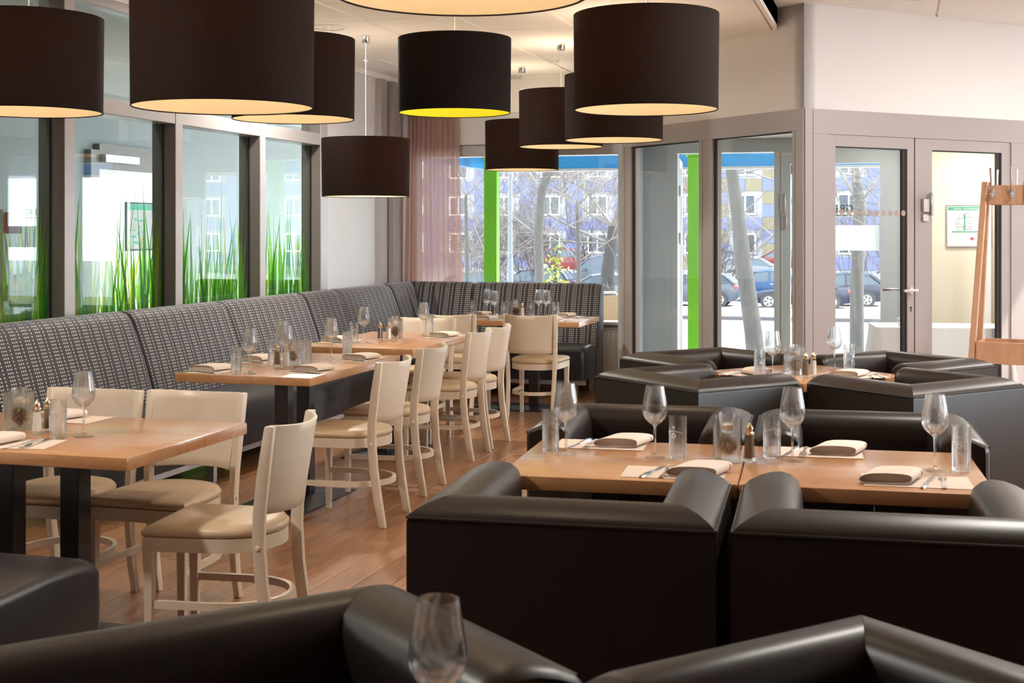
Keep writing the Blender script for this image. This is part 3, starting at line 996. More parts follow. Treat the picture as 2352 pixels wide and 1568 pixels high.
am = ashtray_mesh()
for k, (x, y, n_, where) in enumerate(((0.06, 11.12, 2, 'left stack'), (0.20, 11.19, 3, 'right stack'))):
    for j in range(n_):
        nm = ('bottom', 'second', 'top')[j] if not (n_ == 2 and j == 1) else 'top'
        a_ = obj('ashtray', am, None, (x, y, 0.6985 + j * 0.0355))
        tag(a_, '%s clear glass ashtray of the %s on the draped porch table' % (nm, where), 'ashtray', 'glass ashtrays')

# coat stand
cs = thing('coat_stand', 'beech coat stand with metal hooks in front of the porch door', 'coat stand', (0.735, 9.79, 0), R(-12))
hw = 0.145


def leg_bar(b, p0, p1, wx, wy):
    b.rings([[(p[0] + sx * wx, p[1] + sy * wy, p[2]) for sx, sy in ((-1, -1), (1, -1), (1, 1), (-1, 1))] for p in (p0, p1)])
    return b


for sx in (-1, 1):
    part('leg', leg_bar(MB(), (sx * (hw + 0.10), -0.20, 0), (sx * hw * 0.93, -0.06, 1.80), 0.02, 0.022), M_RACK, cs, None, 0.003, 1)
    part('leg', leg_bar(MB(), (sx * (hw + 0.10), 0.20, 0), (sx * hw * 0.93, 0.06, 1.80), 0.02, 0.022), M_RACK, cs, None, 0.003, 1)
for sy in (-1, 1):
    part('top_board', MB().box(-hw * 0.80, hw * 0.80, sy * 0.068 - 0.009, sy * 0.068 + 0.009, 1.64, 1.775), M_RACK, cs, None, 0.003, 1)
    part('tray_board', MB().box(-0.178, 0.178, sy * 0.17 - 0.009, sy * 0.17 + 0.009, 0.55, 0.70), M_RACK, cs, None, 0.003, 1)
for sx in (-1, 1):
    part('tray_end', MB().box(sx * 0.169 - 0.008, sx * 0.169 + 0.008, -0.16, 0.16, 0.55, 0.70), M_RACK, cs)
part('tray_bottom', MB().box(-0.16, 0.16, -0.16, 0.16, 0.55, 0.562), M_RACK, cs)
hk = MB()
hk.box(-0.018, 0.018, -0.004, 0, -0.03, 0.03)
hk.tube([(0, -0.004, 0), (0, -0.03, -0.028), (0, -0.06, -0.028), (0, -0.075, 0.0)], [0.008, 0.008, 0.007, 0.008], 8)
hk.tube([(0, -0.004, 0.008), (0, -0.035, 0.012), (0, -0.06, 0.06), (0, -0.075, 0.14), (0, -0.085, 0.175)], [0.008, 0.008, 0.007, 0.007, 0.009], 8)
hm = hk.mesh('hook', M_STEEL, 40)
for sx in (-0.085, 0.045):
    obj('hook', hm, cs, (sx, -0.0775, 1.715))
    obj('hook', hm, cs, (sx, 0.0775, 1.715), PI)


# ------------------------------------------------------------------ banquette along the left and back glazing
def banquette(name, label, p0, p1, seams, end0=False, end1=False, legs=(), x_cut0=0.0, x_cut1=0.0, back=True):
    """upholstered bench unit; local x runs along the wall, local y points into the room (0 = back of the bench)"""
    L = (Vector(p1) - Vector(p0)).length
    a = math.atan2(p1[1] - p0[1], p1[0] - p0[0])
    t = thing(name, label, 'bench', (p0[0], p0[1], 0), a, 'dotted banquette units')
    # profile of the backrest (y from wall, z)
    prof = [(0.02, 0.16), (0.0, 0.60), (0.0, 0.90), (0.015, 0.945), (0.05, 0.975), (0.095, 0.982), (0.14, 0.968), (0.17, 0.93),
            (0.20, 0.85), (0.255, 0.70), (0.30, 0.55), (0.325, 0.44), (0.325, 0.16)]
    cuts = ([0.0] + list(seams) + [L]) if back else []
    for k in range(len(cuts) - 1):
        s0, s1 = cuts[k] + 0.004, cuts[k + 1] - 0.004
        mb = MB()
        ns = 10
        st = [s0 + (s1 - s0) * q for q in (0, 0.004, 0.015, 0.04, 0.25, 0.5, 0.75, 0.96, 0.985, 0.996, 1)]
        sh = [0.022, 0.010, 0.004, 0.0, 0, 0, 0, 0.0, 0.004, 0.010, 0.022]
        rings = []
        for x_, d_ in zip(st, sh):
            r_ = []
            for (y_, z_) in prof:
                # mitre towards a corner
                xx = x_
                if k == 0 and x_cut0 and x_ < s0 + 0.2:
                    xx = s0 + x_cut0 * y_ + (x_ - s0)
                if k == len(cuts) - 2 and x_cut1 and x_ > s1 - 0.2:
                    xx = s1 + x_cut1 * y_ - (s1 - x_)
                zz = z_ - d_ * (1 if z_ > 0.9 else 0)
                r_.append((xx, max(0.0, y_ - d_ * 0.6) if 0.02 < y_ else y_ + d_ * 0.3, zz))
            rings.append(r_)
        mb.rings(rings)
        me = mb.mesh('backrest', M_DOTS, 50)
        # fabric coordinates in metres: along the bench, along the profile
        uvl = me.uv_layers.new(name='UVMap')
        acc = [0.0]
        for q in range(1, len(prof)):
            acc.append(acc[-1] + math.hypot(prof[q][0] - prof[q - 1][0], prof[q][1] - prof[q - 1][1]))
        n_ = len(prof)
        for poly in me.polygons:
            vi = [me.loops[li].vertex_index for li in poly.loop_indices]
            wrap = any(v % n_ == 0 for v in vi) and any(v % n_ == n_ - 1 for v in vi)
            for li, v in zip(poly.loop_indices, vi):
                co = me.vertices[v].co
                if len(vi) > 4:
                    uvl.data[li].uv = (co.y, co.z)
                else:
                    uvl.data[li].uv = (co.x + 0.03 * k, acc[v % n_])
        obj('backrest', me, t)
    # seat block
    mb = MB()
    yb_ = 0.33 if back else 0.02
    sp = [(yb_, 0.16), (yb_, 0.43), (yb_ + 0.03, 0.450), (0.5, 0.466), (0.66, 0.460), (0.72, 0.450), (0.755, 0.432), (0.770, 0.40), (0.774, 0.30), (0.765, 0.16)]
    x0_ = 0.004 if not x_cut0 else 0.0
    rings = []
    for x_, d_ in ((0.004, 0.035), (0.012, 0.015), (0.03, 0.004), (0.06, 0), (L - 0.06, 0), (L - 0.03, 0.004), (L - 0.012, 0.015), (L - 0.004, 0.035)):
        r_ = []
        for y_, z_ in sp:
            xx = x_
            if x_cut0 and x_ < 0.2:
                xx = x_ + x_cut0 * y_
            if x_cut1 and x_ > L - 0.2:
                xx = x_ + x_cut1 * y_
            r_.append((xx, y_ - (d_ if y_ > 0.5 else 0), z_ - (d_ if z_ > 0.4 else 0)))
        rings.append(r_)
    mb.rings(rings)
    part('seat', mb, M_BLACKSEAT, t, 40)
    fr = MB()
    c0 = x_cut0 * 0.74
    c1 = x_cut1 * 0.74
    fr.box(0.01 + max(0, c0), L - 0.01 + min(0, c1), 0.70, 0.74, 0.12, 0.158)
    fr.box(0.01 + max(0, x_cut0 * 0.1), L - 0.01 + min(0, x_cut1 * 0.1), 0.06, 0.10, 0.12, 0.158)
    fr.box(L * 0.5 - 0.02 + (0.1 if x_cut0 else 0) - (0.1 if x_cut1 else 0), L * 0.5 + 0.02 + (0.1 if x_cut0 else 0) - (0.1 if x_cut1 else 0), 0.10, 0.70, 0.12, 0.158)
    part('base_frame', fr, M_STEEL, t)
    for lx in legs:
        for ly in (0.08, 0.72):
            part('leg', MB().box(lx - 0.02, lx + 0.02, ly - 0.02, ly + 0.02, 0, 0.119), M_STEEL, t)
    return t


# local x must run so that local y (left normal) points into the room: walk the left wall from far to near
XB = -4.55
banquette('banquette', 'dotted banquette unit nearest the camera along the left glazing', (XB, 8.146), (XB, 5.62), [1.153], legs=(0.05, 1.2, 2.4))
banquette('banquette', 'dotted banquette unit behind the middle table, short single-cushion section', (XB, 9.416), (XB, 8.147), [], legs=(0.05, 1.2))
banquette('banquette', 'dotted banquette unit behind the third table before the corner', (XB, 11.239), (XB, 9.417), [1.188], legs=(0.05, 1.75))
banquette('banquette', 'left half of the dotted corner banquette under the curtain', (XB, 11.98), (XB, 11.24), [], x_cut0=1.0, legs=(0.66,))
banquette('banquette', 'right half of the dotted corner banquette under the end window', (-3.81, 11.98), (XB, 11.98), [], x_cut1=-1.0, legs=(0.05,))
banquette('banquette', 'dotted end bench under the window beside the radiator', (-2.585, 11.98), (-3.809, 11.98), [], legs=(0.10, 1.15))
# bench at the near side of the front-left table (only its seat corner shows)
banquette('banquette', 'black leather bench seat corner at the bottom left of the front table', (-3.75, 2.84), (-2.36, 2.84), [], legs=(0.1, 1.3), back=False)


# ------------------------------------------------------------------ tables
def table(name, label, cx, cy, lx, ly, rot, cols=((-0.135, 0), (0.135, 0)), plate=(0.70, 0.42), th=0.042, grp=None):
    t = thing(name, label, 'table', (cx, cy, 0), rot, grp)
    part('table_top', MB().box(-lx / 2, lx / 2, -ly / 2, ly / 2, 0.74 - th, 0.74), M_TABLE, t, None, 0.004, 2)
    b = MB()
    pw, pd = plate[0] / 2, plate[1] / 2
    b.rings([[(-pw, -pd, 0), (pw, -pd, 0), (pw, pd, 0), (-pw, pd, 0)], [(-pw, -pd, 0.008), (pw, -pd, 0.008), (pw, pd, 0.008), (-pw, pd, 0.008)],
             [(-pw * .55, -pd * .4, 0.03), (pw * .55, -pd * .4, 0.03), (pw * .55, pd * .4, 0.03), (-pw * .55, pd * .4, 0.03)]])
    part('base_plate', b, M_BLACKST, t)
    for c in cols:
        part('column', MB().box(c[0] - 0.038, c[0] + 0.038, c[1] - 0.038, c[1] + 0.038, 0.0305, 0.74 - th - 0.009), M_BLACKST, t, None, 0.002, 1)
    part('top_bracket', MB().box(-pw * 0.8, pw * 0.8, -0.04, 0.04, 0.74 - th - 0.0085, 0.74 - th - 0.0005), M_BLACKST, t)
    return t


table('dining_table', 'beech table at the lower left with three cream chairs', -2.94, 4.105, 1.2, 0.81, 0.0, grp='beech tables along the banquette')
table('dining_table', 'second beech table along the banquette, laid for four', -3.13, 6.585, 1.235, 0.745, R(90), grp='beech tables along the banquette')
table('dining_table', 'third beech table along the banquette near the corner', -3.215, 8.225, 1.25, 0.775, R(90), grp='beech tables along the banquette')
table('dining_table', 'beech table in front of the end window bench', -3.0, 10.555, 1.2, 0.745, 0.0, grp='beech tables along the banquette')
AR = R(3.6)
AC = Vector((-0.455, 4.15))


def aloc(x, y):
    c, s = math.cos(AR), math.sin(AR)
    return (AC.x + x * c - y * s, AC.y + x * s + y * c)


for k, sx in enumerate((-1, 1)):
    q = aloc(sx * 0.3515, 0)
    table('lounge_table', ('left' if k == 0 else 'right') + ' half of the beech table pair between the four leather armchairs', q[0], q[1], 0.70, 0.70, AR,
          cols=((0, 0),), plate=(0.42, 0.42), grp='beech tables among the leather armchairs')
BR = R(-41)
BC = Vector((-0.455, 6.88))
CC = Vector((-0.45, 1.48))
table('lounge_table', 'square beech table turned diagonally between the far leather armchairs', BC.x, BC.y, 0.70, 0.70, BR, cols=((0, 0),), plate=(0.42, 0.42),
      grp='beech tables among the leather armchairs')
table('lounge_table', 'table below the bottom edge under the nearest wine glass', CC.x, CC.y, 0.70, 0.70, BR, cols=((0, 0),), plate=(0.42, 0.42),
      grp='beech tables among the leather armchairs')


# ------------------------------------------------------------------ wooden chairs
def make_chair():
    t = thing('dining_chair', 'cream chair', 'chair', group='cream wooden chairs with tan seats')

    def outline(off, n=14):
        # horseshoe plan: straight front, rounded rear
        pts = [(-0.205 - off, 0.20 + off), (0.205 + off, 0.20 + off)]
        for k in range(n + 1):
            a_ = k / n * PI
            pts.append(((0.195 + off) * math.cos(a_), -0.045 - (0.185 + off) * math.sin(a_)))
        return pts[::-1]

    b = MB()
    o_, i_ = outline(0), outline(-0.02)
    n_ = len(o_)
    b.rings([[(x_, y_, z_) for x_, y_ in o] for o, z_ in ((i_, 0.385), (o_, 0.385), (o_, 0.432), (i_, 0.432), (i_, 0.385))], 0, True, False, False)
    part('seat_frame', b, M_CHAIR, t, 40)
    b = MB()
    b.rings([[(x_, y_, z_) for x_, y_ in outline(o)] for o, z_ in ((-0.006, 0.4325), (0.002, 0.440), (0.003, 0.452), (-0.008, 0.466), (-0.04, 0.474), (-0.10, 0.477))])
    part('seat_pad', b, M_SEATPAD, t, 60)
    # front legs
    for sx in (-1, 1):
        b = MB()
        rr = []
        for z_, w_ in ((0.0, 0.0125), (0.3, 0.0165), (0.3845, 0.019)):
            c = (sx * 0.186, 0.181)
            rr.append([(c[0] + a_ * w_, c[1] + d_ * w_, z_) for a_, d_ in ((-1, -1), (1, -1), (1, 1), (-1, 1))])
        b.rings(rr)
        part('leg', b, M_CHAIR, t, None, 0.002, 1)
    # rear posts, floor to top of the back
    path = [(0.0, -0.262, 0.165), (0.12, -0.238, 0.165), (0.28, -0.215, 0.168), (0.42, -0.206, 0.173), (0.52, -0.210, 0.178), (0.66, -0.228, 0.185), (0.816, -0.252, 0.191)]
    for sx in (-1, 1):
        b = MB()
        rr = []
        for z_, y_, x_ in path:
            wx, wy = 0.0135, (0.0165 if z_ < 0.05 else 0.021)
            if z_ > 0.7:
                wy = 0.017
            c = sx * (x_ + 0.0145)
            rr.append([(c - wx, y_ - wy, z_), (c + wx, y_ - wy, z_), (c + wx, y_ + wy, z_), (c - wx, y_ + wy, z_)])
        b.rings(rr)
        part('leg', b, M_CHAIR, t, None, 0.005, 2)
        part('screw_cap', MB().tube([(sx * 0.2015, -0.206, 0.41), (sx * 0.2055, -0.206, 0.41)], [0.009, 0.006], 10), M_SCREW, t, 40)
    # curved back panel between the posts, wider at the top
    b = MB()
    NU, NV = 16, 8
    grid = {}
    for side in (0, 1):
        for j in range(NV + 1):
            v = j / NV
            for i in range(NU + 1):
                u = -1 + 2 * i / NU
                z_ = 0.515 + 0.303 * v
                # rounded upper corners, slightly bowed top edge
                z_ -= 0.010 * (1 - u * u) * (v ** 6)
                hw_ = 0.172 + 0.024 * v
                yy = -0.204 - 0.046 * max(0, (z_ - 0.515) / 0.31) ** 1.15 - 0.072 * (1 - abs(u) ** 2.4)
                yy += -0.008 if side else 0.008
                grid[side, j, i] = len(b.v)
                b.v.append((hw_ * u, yy, z_))
    for j in range(NV):
        for i in range(NU):
            g = lambda s, jj, ii: grid[s, jj, ii]
            b.face((g(0, j, i), g(0, j, i + 1), g(0, j + 1, i + 1), g(0, j + 1, i)))
            b.face((g(1, j, i), g(1, j + 1, i), g(1, j + 1, i + 1), g(1, j, i + 1)))
    for j in range(NV):
        for i in (0, NU):
            b.face((grid[0, j, i], grid[0, j + 1, i], grid[1, j + 1, i], grid[1, j, i]))
    for i in range(NU):
        for j in (0, NV):
            b.face((grid[0, j, i], grid[0, j, i + 1], grid[1, j, i + 1], grid[1, j, i]))
    part('backrest', b, M_CHAIR, t, 50, 0.003, 1)
    # bent stretcher: along the sides and round the back
    pts = [(-0.186, 0.165)]
    pts += [(-0.186, -0.03)]
    for k in range(13):
        a_ = PI + k / 12 * PI
        pts.append((0.182 * math.cos(a_), -0.055 + 0.19 * math.sin(a_)))
    pts += [(0.186, -0.03), (0.186, 0.165)]
    b = MB()
    rr = []
    for k, p_ in enumerate(pts):
        p0_, p1_ = pts[max(k - 1, 0)], pts[min(k + 1, len(pts) - 1)]
        d = Vector((p1_[0] - p0_[0], p1_[1] - p0_[1])).normalized()
        nn = Vector((-d.y, d.x))
        rr.append([(p_[0] + nn.x * w_, p_[1] + nn.y * w_, 0.205 + h_) for w_, h_ in ((-0.0085, -0.013), (0.0085, -0.013), (0.0085, 0.013), (-0.0085, 0.013))])
    b.rings(rr)
    part('stretcher', b, M_CHAIR, t, 40)
    return t


ch = make_chair()
used = []
for lab, x, y, r in (
        ('cream chair with tan seat at the right end of the front-left table', -2.255, 4.16, 96),
        ('cream chair behind the front-left table nearest its right corner', -2.70, 4.52, 180),
        ('cream chair at the far left behind the front-left table', -3.14, 4.48, 180),
        ('nearer cream chair on the aisle side of the second banquette table', -2.69, 6.27, 91),
        ('farther cream chair on the aisle side of the second banquette table', -2.76, 7.04, 92),
        ('nearer cream chair on the aisle side of the third banquette table', -2.85, 8.20, 90),
        ('farther cream chair on the aisle side of the third banquette table', -2.86, 8.68, 88),
        ('cream chair facing the camera at the far end of the third table', -3.33, 9.02, 180),
        ('cream chair with its back to us at the right of the window table', -2.71, 10.10, 0),
        ('cream chair with its back to us at the left of the window table', -3.33, 10.0, 0)):
    place(ch, used, lab, (x, y, 0), R(r))


# ------------------------------------------------------------------ leather armchairs
SW, SD = 0.765, 0.64


def make_sofa():
    t = thing('armchair', 'armchair', 'armchair', group='brown-black leather cube armchairs')
    prof = [(0.0, 0.05), (0.0, 0.735), (0.004, 0.750), (0.018, 0.763), (0.045, 0.777), (0.075, 0.787), (0.105, 0.790), (0.13, 0.783),
            (0.15, 0.765), (0.161, 0.735), (0.165, 0.69), (0.165, 0.05)]
    h = SW / 2
    for nm, sx in (('armrest', -1), ('armrest', 1)):
        b = MB()
        rr = []
        for kind in (0, 1, 2, 3, 4):
            r_ = []
            for t_, z_ in prof:
                if kind == 0:
                    r_.append((sx * (h - t_), t_ + 0.0006, z_))
                else:
                    sh = (0, 0, 0.0, 0.006, 0.016)[kind]
                    yy = (0, SD * 0.6, SD - 0.035, SD - 0.010, SD)[kind]
                    tt = min(max(t_, sh), 0.165 - sh)
                    r_.append((sx * (h - tt), yy, z_ - (sh if z_ > 0.4 else 0)))
            rr.append(r_)
        b.rings(rr)
        a_ = part(nm, b, M_LEATHER, t, 38)
        part('piping', MB().tube([(sx * (h - 0.001), 0.0, 0.747), (sx * (h - 0.001), SD - 0.034, 0.747)], 0.0035, 6), M_PIPE, a_, 40)
    b = MB()
    rr = []
    for kx in (-1, 1):
        rr.append([(kx * (h - t_ - 0.0006), t_, z_) for t_, z_ in prof])
    b.rings(rr)
    bk = part('backrest', b, M_LEATHER, t, 38)
    part('piping', MB().tube([(-h + 0.003, 0.0, 0.747), (h - 0.003, 0.0, 0.747)], 0.0035, 6), M_PIPE, bk, 40)
    part('seat_cushion', MB().box(-h + 0.168, h - 0.168, 0.168, SD - 0.015, 0.20, 0.43), M_LEATHER, t, None, 0.025, 3)
    part('base', MB().box(-h + 0.168, h - 0.168, 0.168, SD - 0.03, 0.055, 0.198), M_PIPE, t)
    for sx in (-1, 1):
        for yy in (0.05, SD - 0.05):
            part('foot', MB().cyl((sx * (h - 0.06), yy), 0.018, 0, 0.0495, 10), M_BLACKST, t)
    return t


so = make_sofa()
used = []
G1, G2 = Vector((math.cos(BR), math.sin(BR))), Vector((-math.sin(BR), math.cos(BR)))


def sofa_at(label, back_mid, face_angle, wide=1.0):
    o = place(so, used, label, (back_mid[0], back_mid[1], 0), face_angle - PI / 2)
    o.scale = (wide, 1, 1)


ga = 0.40
sofa_at('leather armchair in the front right row with its back to us, left of the pair', aloc(-ga, -0.358 - SD), AR + PI / 2)
sofa_at('leather armchair in the front right row with its back to us, right of the pair', aloc(ga, -0.358 - SD), AR + PI / 2)
sofa_at('leather armchair facing us behind the double table, left of the pair', aloc(-ga + 0.005, 0.40 + SD), AR - PI / 2)
sofa_at('leather armchair facing us behind the double table, right of the pair', aloc(ga - 0.005, 0.40 + SD), AR - PI / 2)
bo = 0.387 + SD
a1 = math.atan2(G1.y, G1.x)
a2 = math.atan2(G2.y, G2.x)
P_ = BC - G1 * bo
sofa_at('leather armchair at the far left of the diagonal table group', P_, a1)
P_ = BC - G2 * bo
sofa_at('leather armchair at the near left of the diagonal table group, back corner towards us', P_, a2)
P_ = BC + G2 * bo
sofa_at('leather armchair at the far right of the diagonal table group by the porch door', P_, a2 + PI)
P_ = BC + G1 * bo
sofa_at('leather armchair at the near right of the diagonal table group at the right edge', P_, a1 + PI)
P_ = CC - G1 * bo - G2 * 0.075
sofa_at('nearest leather armchair at the bottom left, corner rising at the lower edge', P_, a1, 1.3)
P_ = CC + G2 * bo
sofa_at('nearest leather armchair at the bottom right, corner rising at the lower edge', P_, a2 + PI)


# ------------------------------------------------------------------ pendant lamps
def lamp(label, x, y, z, lining, ceil_z, coil=False):
    t = thing('pendant_lamp', label, 'lamp', (x, y, z), random.random() * 6, 'black drum pendant lamps')
    r, h = 0.325, 0.43
    sg_ = 72
    b = MB()
    b.lathe([(r - 0.0035, 0.0), (r, 0.0), (r + 0.004, h), (r + 0.0005, h)], sg_)
    part('shade', b, M_SHADE, t, 30)
    b = MB()
    b.lathe([(r - 0.004, 0.002), (r, h - 0.002)], sg_)
    part('lining', b, lining, t, 30)
    b = MB()
    pts = lambda rr_, z_: [(rr_ * math.cos(k * 2 * PI / 48), rr_ * math.sin(k * 2 * PI / 48), z_) for k in range(49)]
    b.tube(pts(r - 0.007, h - 0.01), 0.002, 6)
    for k in range(3):
        a_ = k * 2 * PI / 3
        b.tube([(0.03 * math.cos(a_), 0.03 * math.sin(a_), h - 0.05), ((r - 0.007) * math.cos(a_), (r - 0.007) * math.sin(a_), h - 0.01)], 0.002, 6)
    part('spider_ring', b, M_STEEL, t, 40)
    part('rim_wire', MB().tube(pts(r - 0.001, 0.0), 0.0026, 6), M_SHADE, t, 40)
    part('lamp_holder', MB().cyl((0, 0), 0.022, h - 0.13, h - 0.045, 14), M_WHITE, t, 40)
    b = MB()
    b.lathe([(0.001, -0.055), (0.02, -0.05), (0.036, -0.025), (0.038, 0.0), (0.03, 0.03), (0.016, 0.055)], 16, c=(0, 0, h - 0.187))
    part('bulb', b, M_BULB, t, 60)
    top = ceil_z - z
    part('cord', MB().tube([(0, 0, h - 0.05), (0, 0, top - 0.055)], 0.002, 6), M_CORD, t, 40)
    b = MB()
    ring_ = [(0.012 * math.cos(k * PI / 8), 0, top - 0.19 + 0.014 * math.sin(k * PI / 8)) for k in range(17)]
    b.tube(ring_, 0.0025, 6)
    part('cord_loop', b, M_CHROME, t, 40)
    b = MB()
    b.lathe([(0.001, -0.058), (0.028, -0.058), (0.032, -0.05), (0.032, -0.002), (0.001, -0.002)], 18, c=(0, 0, top))
    part('ceiling_cup', b, M_CHROME, t, 40)
    l = bpy.data.lights.new('bulb_light', 'POINT')
    l.energy = SHADE_POWER
    l.color = (1.0, 0.80, 0.56)
    l.shadow_soft_size = 0.05
    obj('bulb_light', l, t, (0, 0, h - 0.09))
    return t


LAMPS = (
    ('black drum lamp cut by the left edge of the picture', -3.794, 5.194, 2.001, 0),
    ('large black drum lamp in front, left of centre at the top', -2.35, 4.341, 1.909, 0),
    ('black drum lamp half hidden behind the large left one', -3.111, 6.523, 2.059, 0),
    ('lowest black drum lamp hanging over the far banquette', -3.806, 9.218, 1.717, 0),
    ('black drum lamp with yellow-green lining in the centre', -2.466, 7.317, 2.145, 1),
    ('drum lamp above the top edge, only its cream lining in view', -1.072, 3.236, 2.064, 0),
    ('farthest black drum lamp in front of the end window', -3.197, 11.36, 2.002, 0),
    ('middle black drum lamp of the overlapping right group', -2.505, 10.024, 2.113, 0),
    ('black drum lamp partly behind the big right lamp', -1.81, 8.69, 2.064, 0),
    ('big black drum lamp at the right of the lamp cluster', -1.092, 5.957, 2.009, 0))
for lab, x, y, z, k in LAMPS:
    lamp(lab, x, y, z, M_SHLIME if k else M_SHIN, HC if x < XS else HH)


# ------------------------------------------------------------------ table ware
def wine_proto():
    t = thing('wine_glass', 'wine glass', 'wine glass', group='stemmed wine glasses')
    k = 1.0
    outer = [(0.001, 0.0), (0.034, 0.0), (0.035, 0.002), (0.02, 0.006), (0.008, 0.010), (0.0045, 0.018), (0.0038, 0.05), (0.004, 0.095),
             (0.007, 0.103), (0.020, 0.112), (0.032, 0.124), (0.0385, 0.138), (0.040, 0.150), (0.0385, 0.168), (0.0345, 0.195), (0.0285, 0.228)]
    inner = [(0.0275, 0.228), (0.0335, 0.195), (0.0374, 0.168), (0.0388, 0.150), (0.0372, 0.139), (0.0305, 0.1255), (0.018, 0.114), (0.001, 0.110)]
    b = MB()
    b.lathe(outer + inner, 28)
    part('glass_body', b, M_GLASS, t, 50)
    return t


def tumbler_proto():
    t = thing('tumbler', 'tumbler', 'tumbler', group='straight water tumblers')
    b = MB()
    r, h = 0.0285, 0.135
    b.lathe([(0.001, 0.0), (r - 0.002, 0.0), (r - 0.0008, 0.002), (r, h), (r - 0.0016, h), (r - 0.0024, 0.012), (0.001, 0.011)], 28)
    part('glass_body', b, M_GLASS, t, 50)
    # wrapped white print: name in an arc, star below, small crest above
    me = text_mesh('GEROLSTEINER', 0.0082, M_PRINT, 0.00005)
    rr = r + 0.0004
    for v in me.vertices:
        a_ = v.co.x / rr
        v.co = (rr * math.sin(a_), -rr * math.cos(a_), v.co.y + 0.088 - 0.006 * (a_ ** 2))
    obj('printed_name', me, t)
    b = MB()
    for k in range(8):
        a_ = k * PI / 4
        c = Vector((0.0062 * math.cos(a_), 0.0062 * math.sin(a_)))
        for q in range(1):
            vs = []
            for m_ in range(6):
                p_ = c + Vector((0.0024 * math.cos(m_ * PI / 3), 0.0024 * math.sin(m_ * PI / 3)))
                an = p_.x / rr
                vs.append((rr * math.sin(an), -rr * math.cos(an), 0.077 + p_.y))
            b.add(vs, [(0, 1, 2, 3, 4, 5)])
    part('printed_star', b, M_PRINT, t)
    b = MB()
    for z0_, w_ in ((0.100, 0.0035), (0.1025, 0.005), (0.105, 0.004)):
        an = w_ / rr
        b.add([(rr * math.sin(-an), -rr * math.cos(an), z0_), (rr * math.sin(an), -rr * math.cos(an), z0_), (rr * math.sin(an), -rr * math.cos(an), z0_ + 0.0016), (rr * math.sin(-an), -rr * math.cos(an), z0_ + 0.0016)], [(0, 1, 2, 3)])
    part('printed_crest', b, M_PRINT, t)
    return t


def shaker_proto(name, fill):
    t = thing(name, name, 'shaker', group='glass salt and pepper shakers')
    b = MB()

    def ring8(r, z):
        return [(r * math.cos(k * PI / 4 + PI / 8), r * math.sin(k * PI / 4 + PI / 8), z) for k in range(8)]

    b.rings([ring8(0.021, 0), ring8(0.0225, 0.004), ring8(0.019, 0.02), ring8(0.0145, 0.085)])
    part('glass_body', b, M_GLASS, t, 30)
    b = MB()
    b.rings([ring8(0.0155, 0.012), ring8(0.0120, 0.080)])
    part('filling', b, fill, t, 30)
    b = MB()
    b.lathe([(0.0150, 0.0852), (0.0155, 0.091), (0.0105, 0.095), (0.0125, 0.100), (0.0125, 0.105), (0.009, 0.112), (0.005, 0.117), (0.0035, 0.121), (0.0005, 0.122)], 16)
    part('cap', b, M_BRASS, t, 40)
    return t


def vase_proto(cone):
    t = thing('candle_vase', 'vase', 'candle holder', group='square glass candle vases')
    s, h = 0.043, 0.135
    b = MB()

    def sq(a, z):
        c = a * 0.86
        return [(-c, -a, z), (c, -a, z), (a, -c, z), (a, c, z), (c, a, z), (-c, a, z), (-a, c, z), (-a, -c, z)]

    b.rings([sq(s - 0.001, 0), sq(s, 0.003), sq(s, h), sq(s - 0.003, h), sq(s - 0.004, 0.012)])
    part('glass_box', b, M_GLASS, t, 30)
    b = MB()
    b.lathe([(0.001, 0.088), (0.020, 0.088), (0.0225, 0.092), (0.029, 0.148), (0.0272, 0.148), (0.021, 0.096), (0.001, 0.0945)], 24)
    part('tealight_glass', b, M_GLASS, t, 40)
    part('candle', MB().cyl((0, 0), 0.019, 0.0955, 0.112, 16), M_CANDLE, t, 40)
    rn_ = random.Random(5 + cone)
    b = MB()
    if cone:
        for ky in range(9):
            z_ = 0.018 + ky * 0.007
            rr_ = 0.026 * math.sin(PI * (ky + 1.2) / 11)
            for k in range(9):
                a_ = k * 2 * PI / 9 + ky * 0.35
                M = Matrix.Translation((0.004, 0, z_)) @ Matrix.Rotation(a_, 4, 'Z') @ Matrix.Translation((rr_, 0, 0)) @ Matrix.Rotation(R(-35), 4, 'Y')
                b.box(-0.008, 0.006, -0.005, 0.005, -0.0015, 0.0015, M=M)
        part('pine_cone', b, M_CONE, t)
    else:
        for k in range(60):
            a0, a1_ = rn_.uniform(0, 6.28), rn_.uniform(0.7, 2.4)
            tilt = Matrix.Rotation(rn_.uniform(-1.3, 1.3), 3, 'X') @ Matrix.Rotation(rn_.uniform(-1.3, 1.3), 3, 'Y')
            rad_ = rn_.uniform(0.018, 0.031)
            pts = []
            for q in range(5):
                aa = a0 + a1_ * q / 4
                p_ = tilt @ Vector((rad_ * math.cos(aa), rad_ * math.sin(aa), 0))
                pts.append((p_.x, p_.y, 0.047 + p_.z))
            b.tube(pts, 0.0011, 4, cap=False)
        part('twig_ball', b, M_TWIG, t)
    b = MB()
    for k in range(3):
        a_ = rn_.uniform(0, 6.28)
        c_ = (0.024 * math.cos(a_), 0.024 * math.sin(a_), 0.014 + 0.06 * rn_.random())
        b.add([(c_[0], c_[1], c_[2]), (c_[0] + 0.006, c_[1], c_[2] + 0.008), (c_[0] + 0.002, c_[1] + 0.004, c_[2] + 0.018), (c_[0] - 0.004, c_[1], c_[2] + 0.008)], [(0, 1, 2, 3)])
    part('green_sprig', b, M_MOSS, t)
    return t


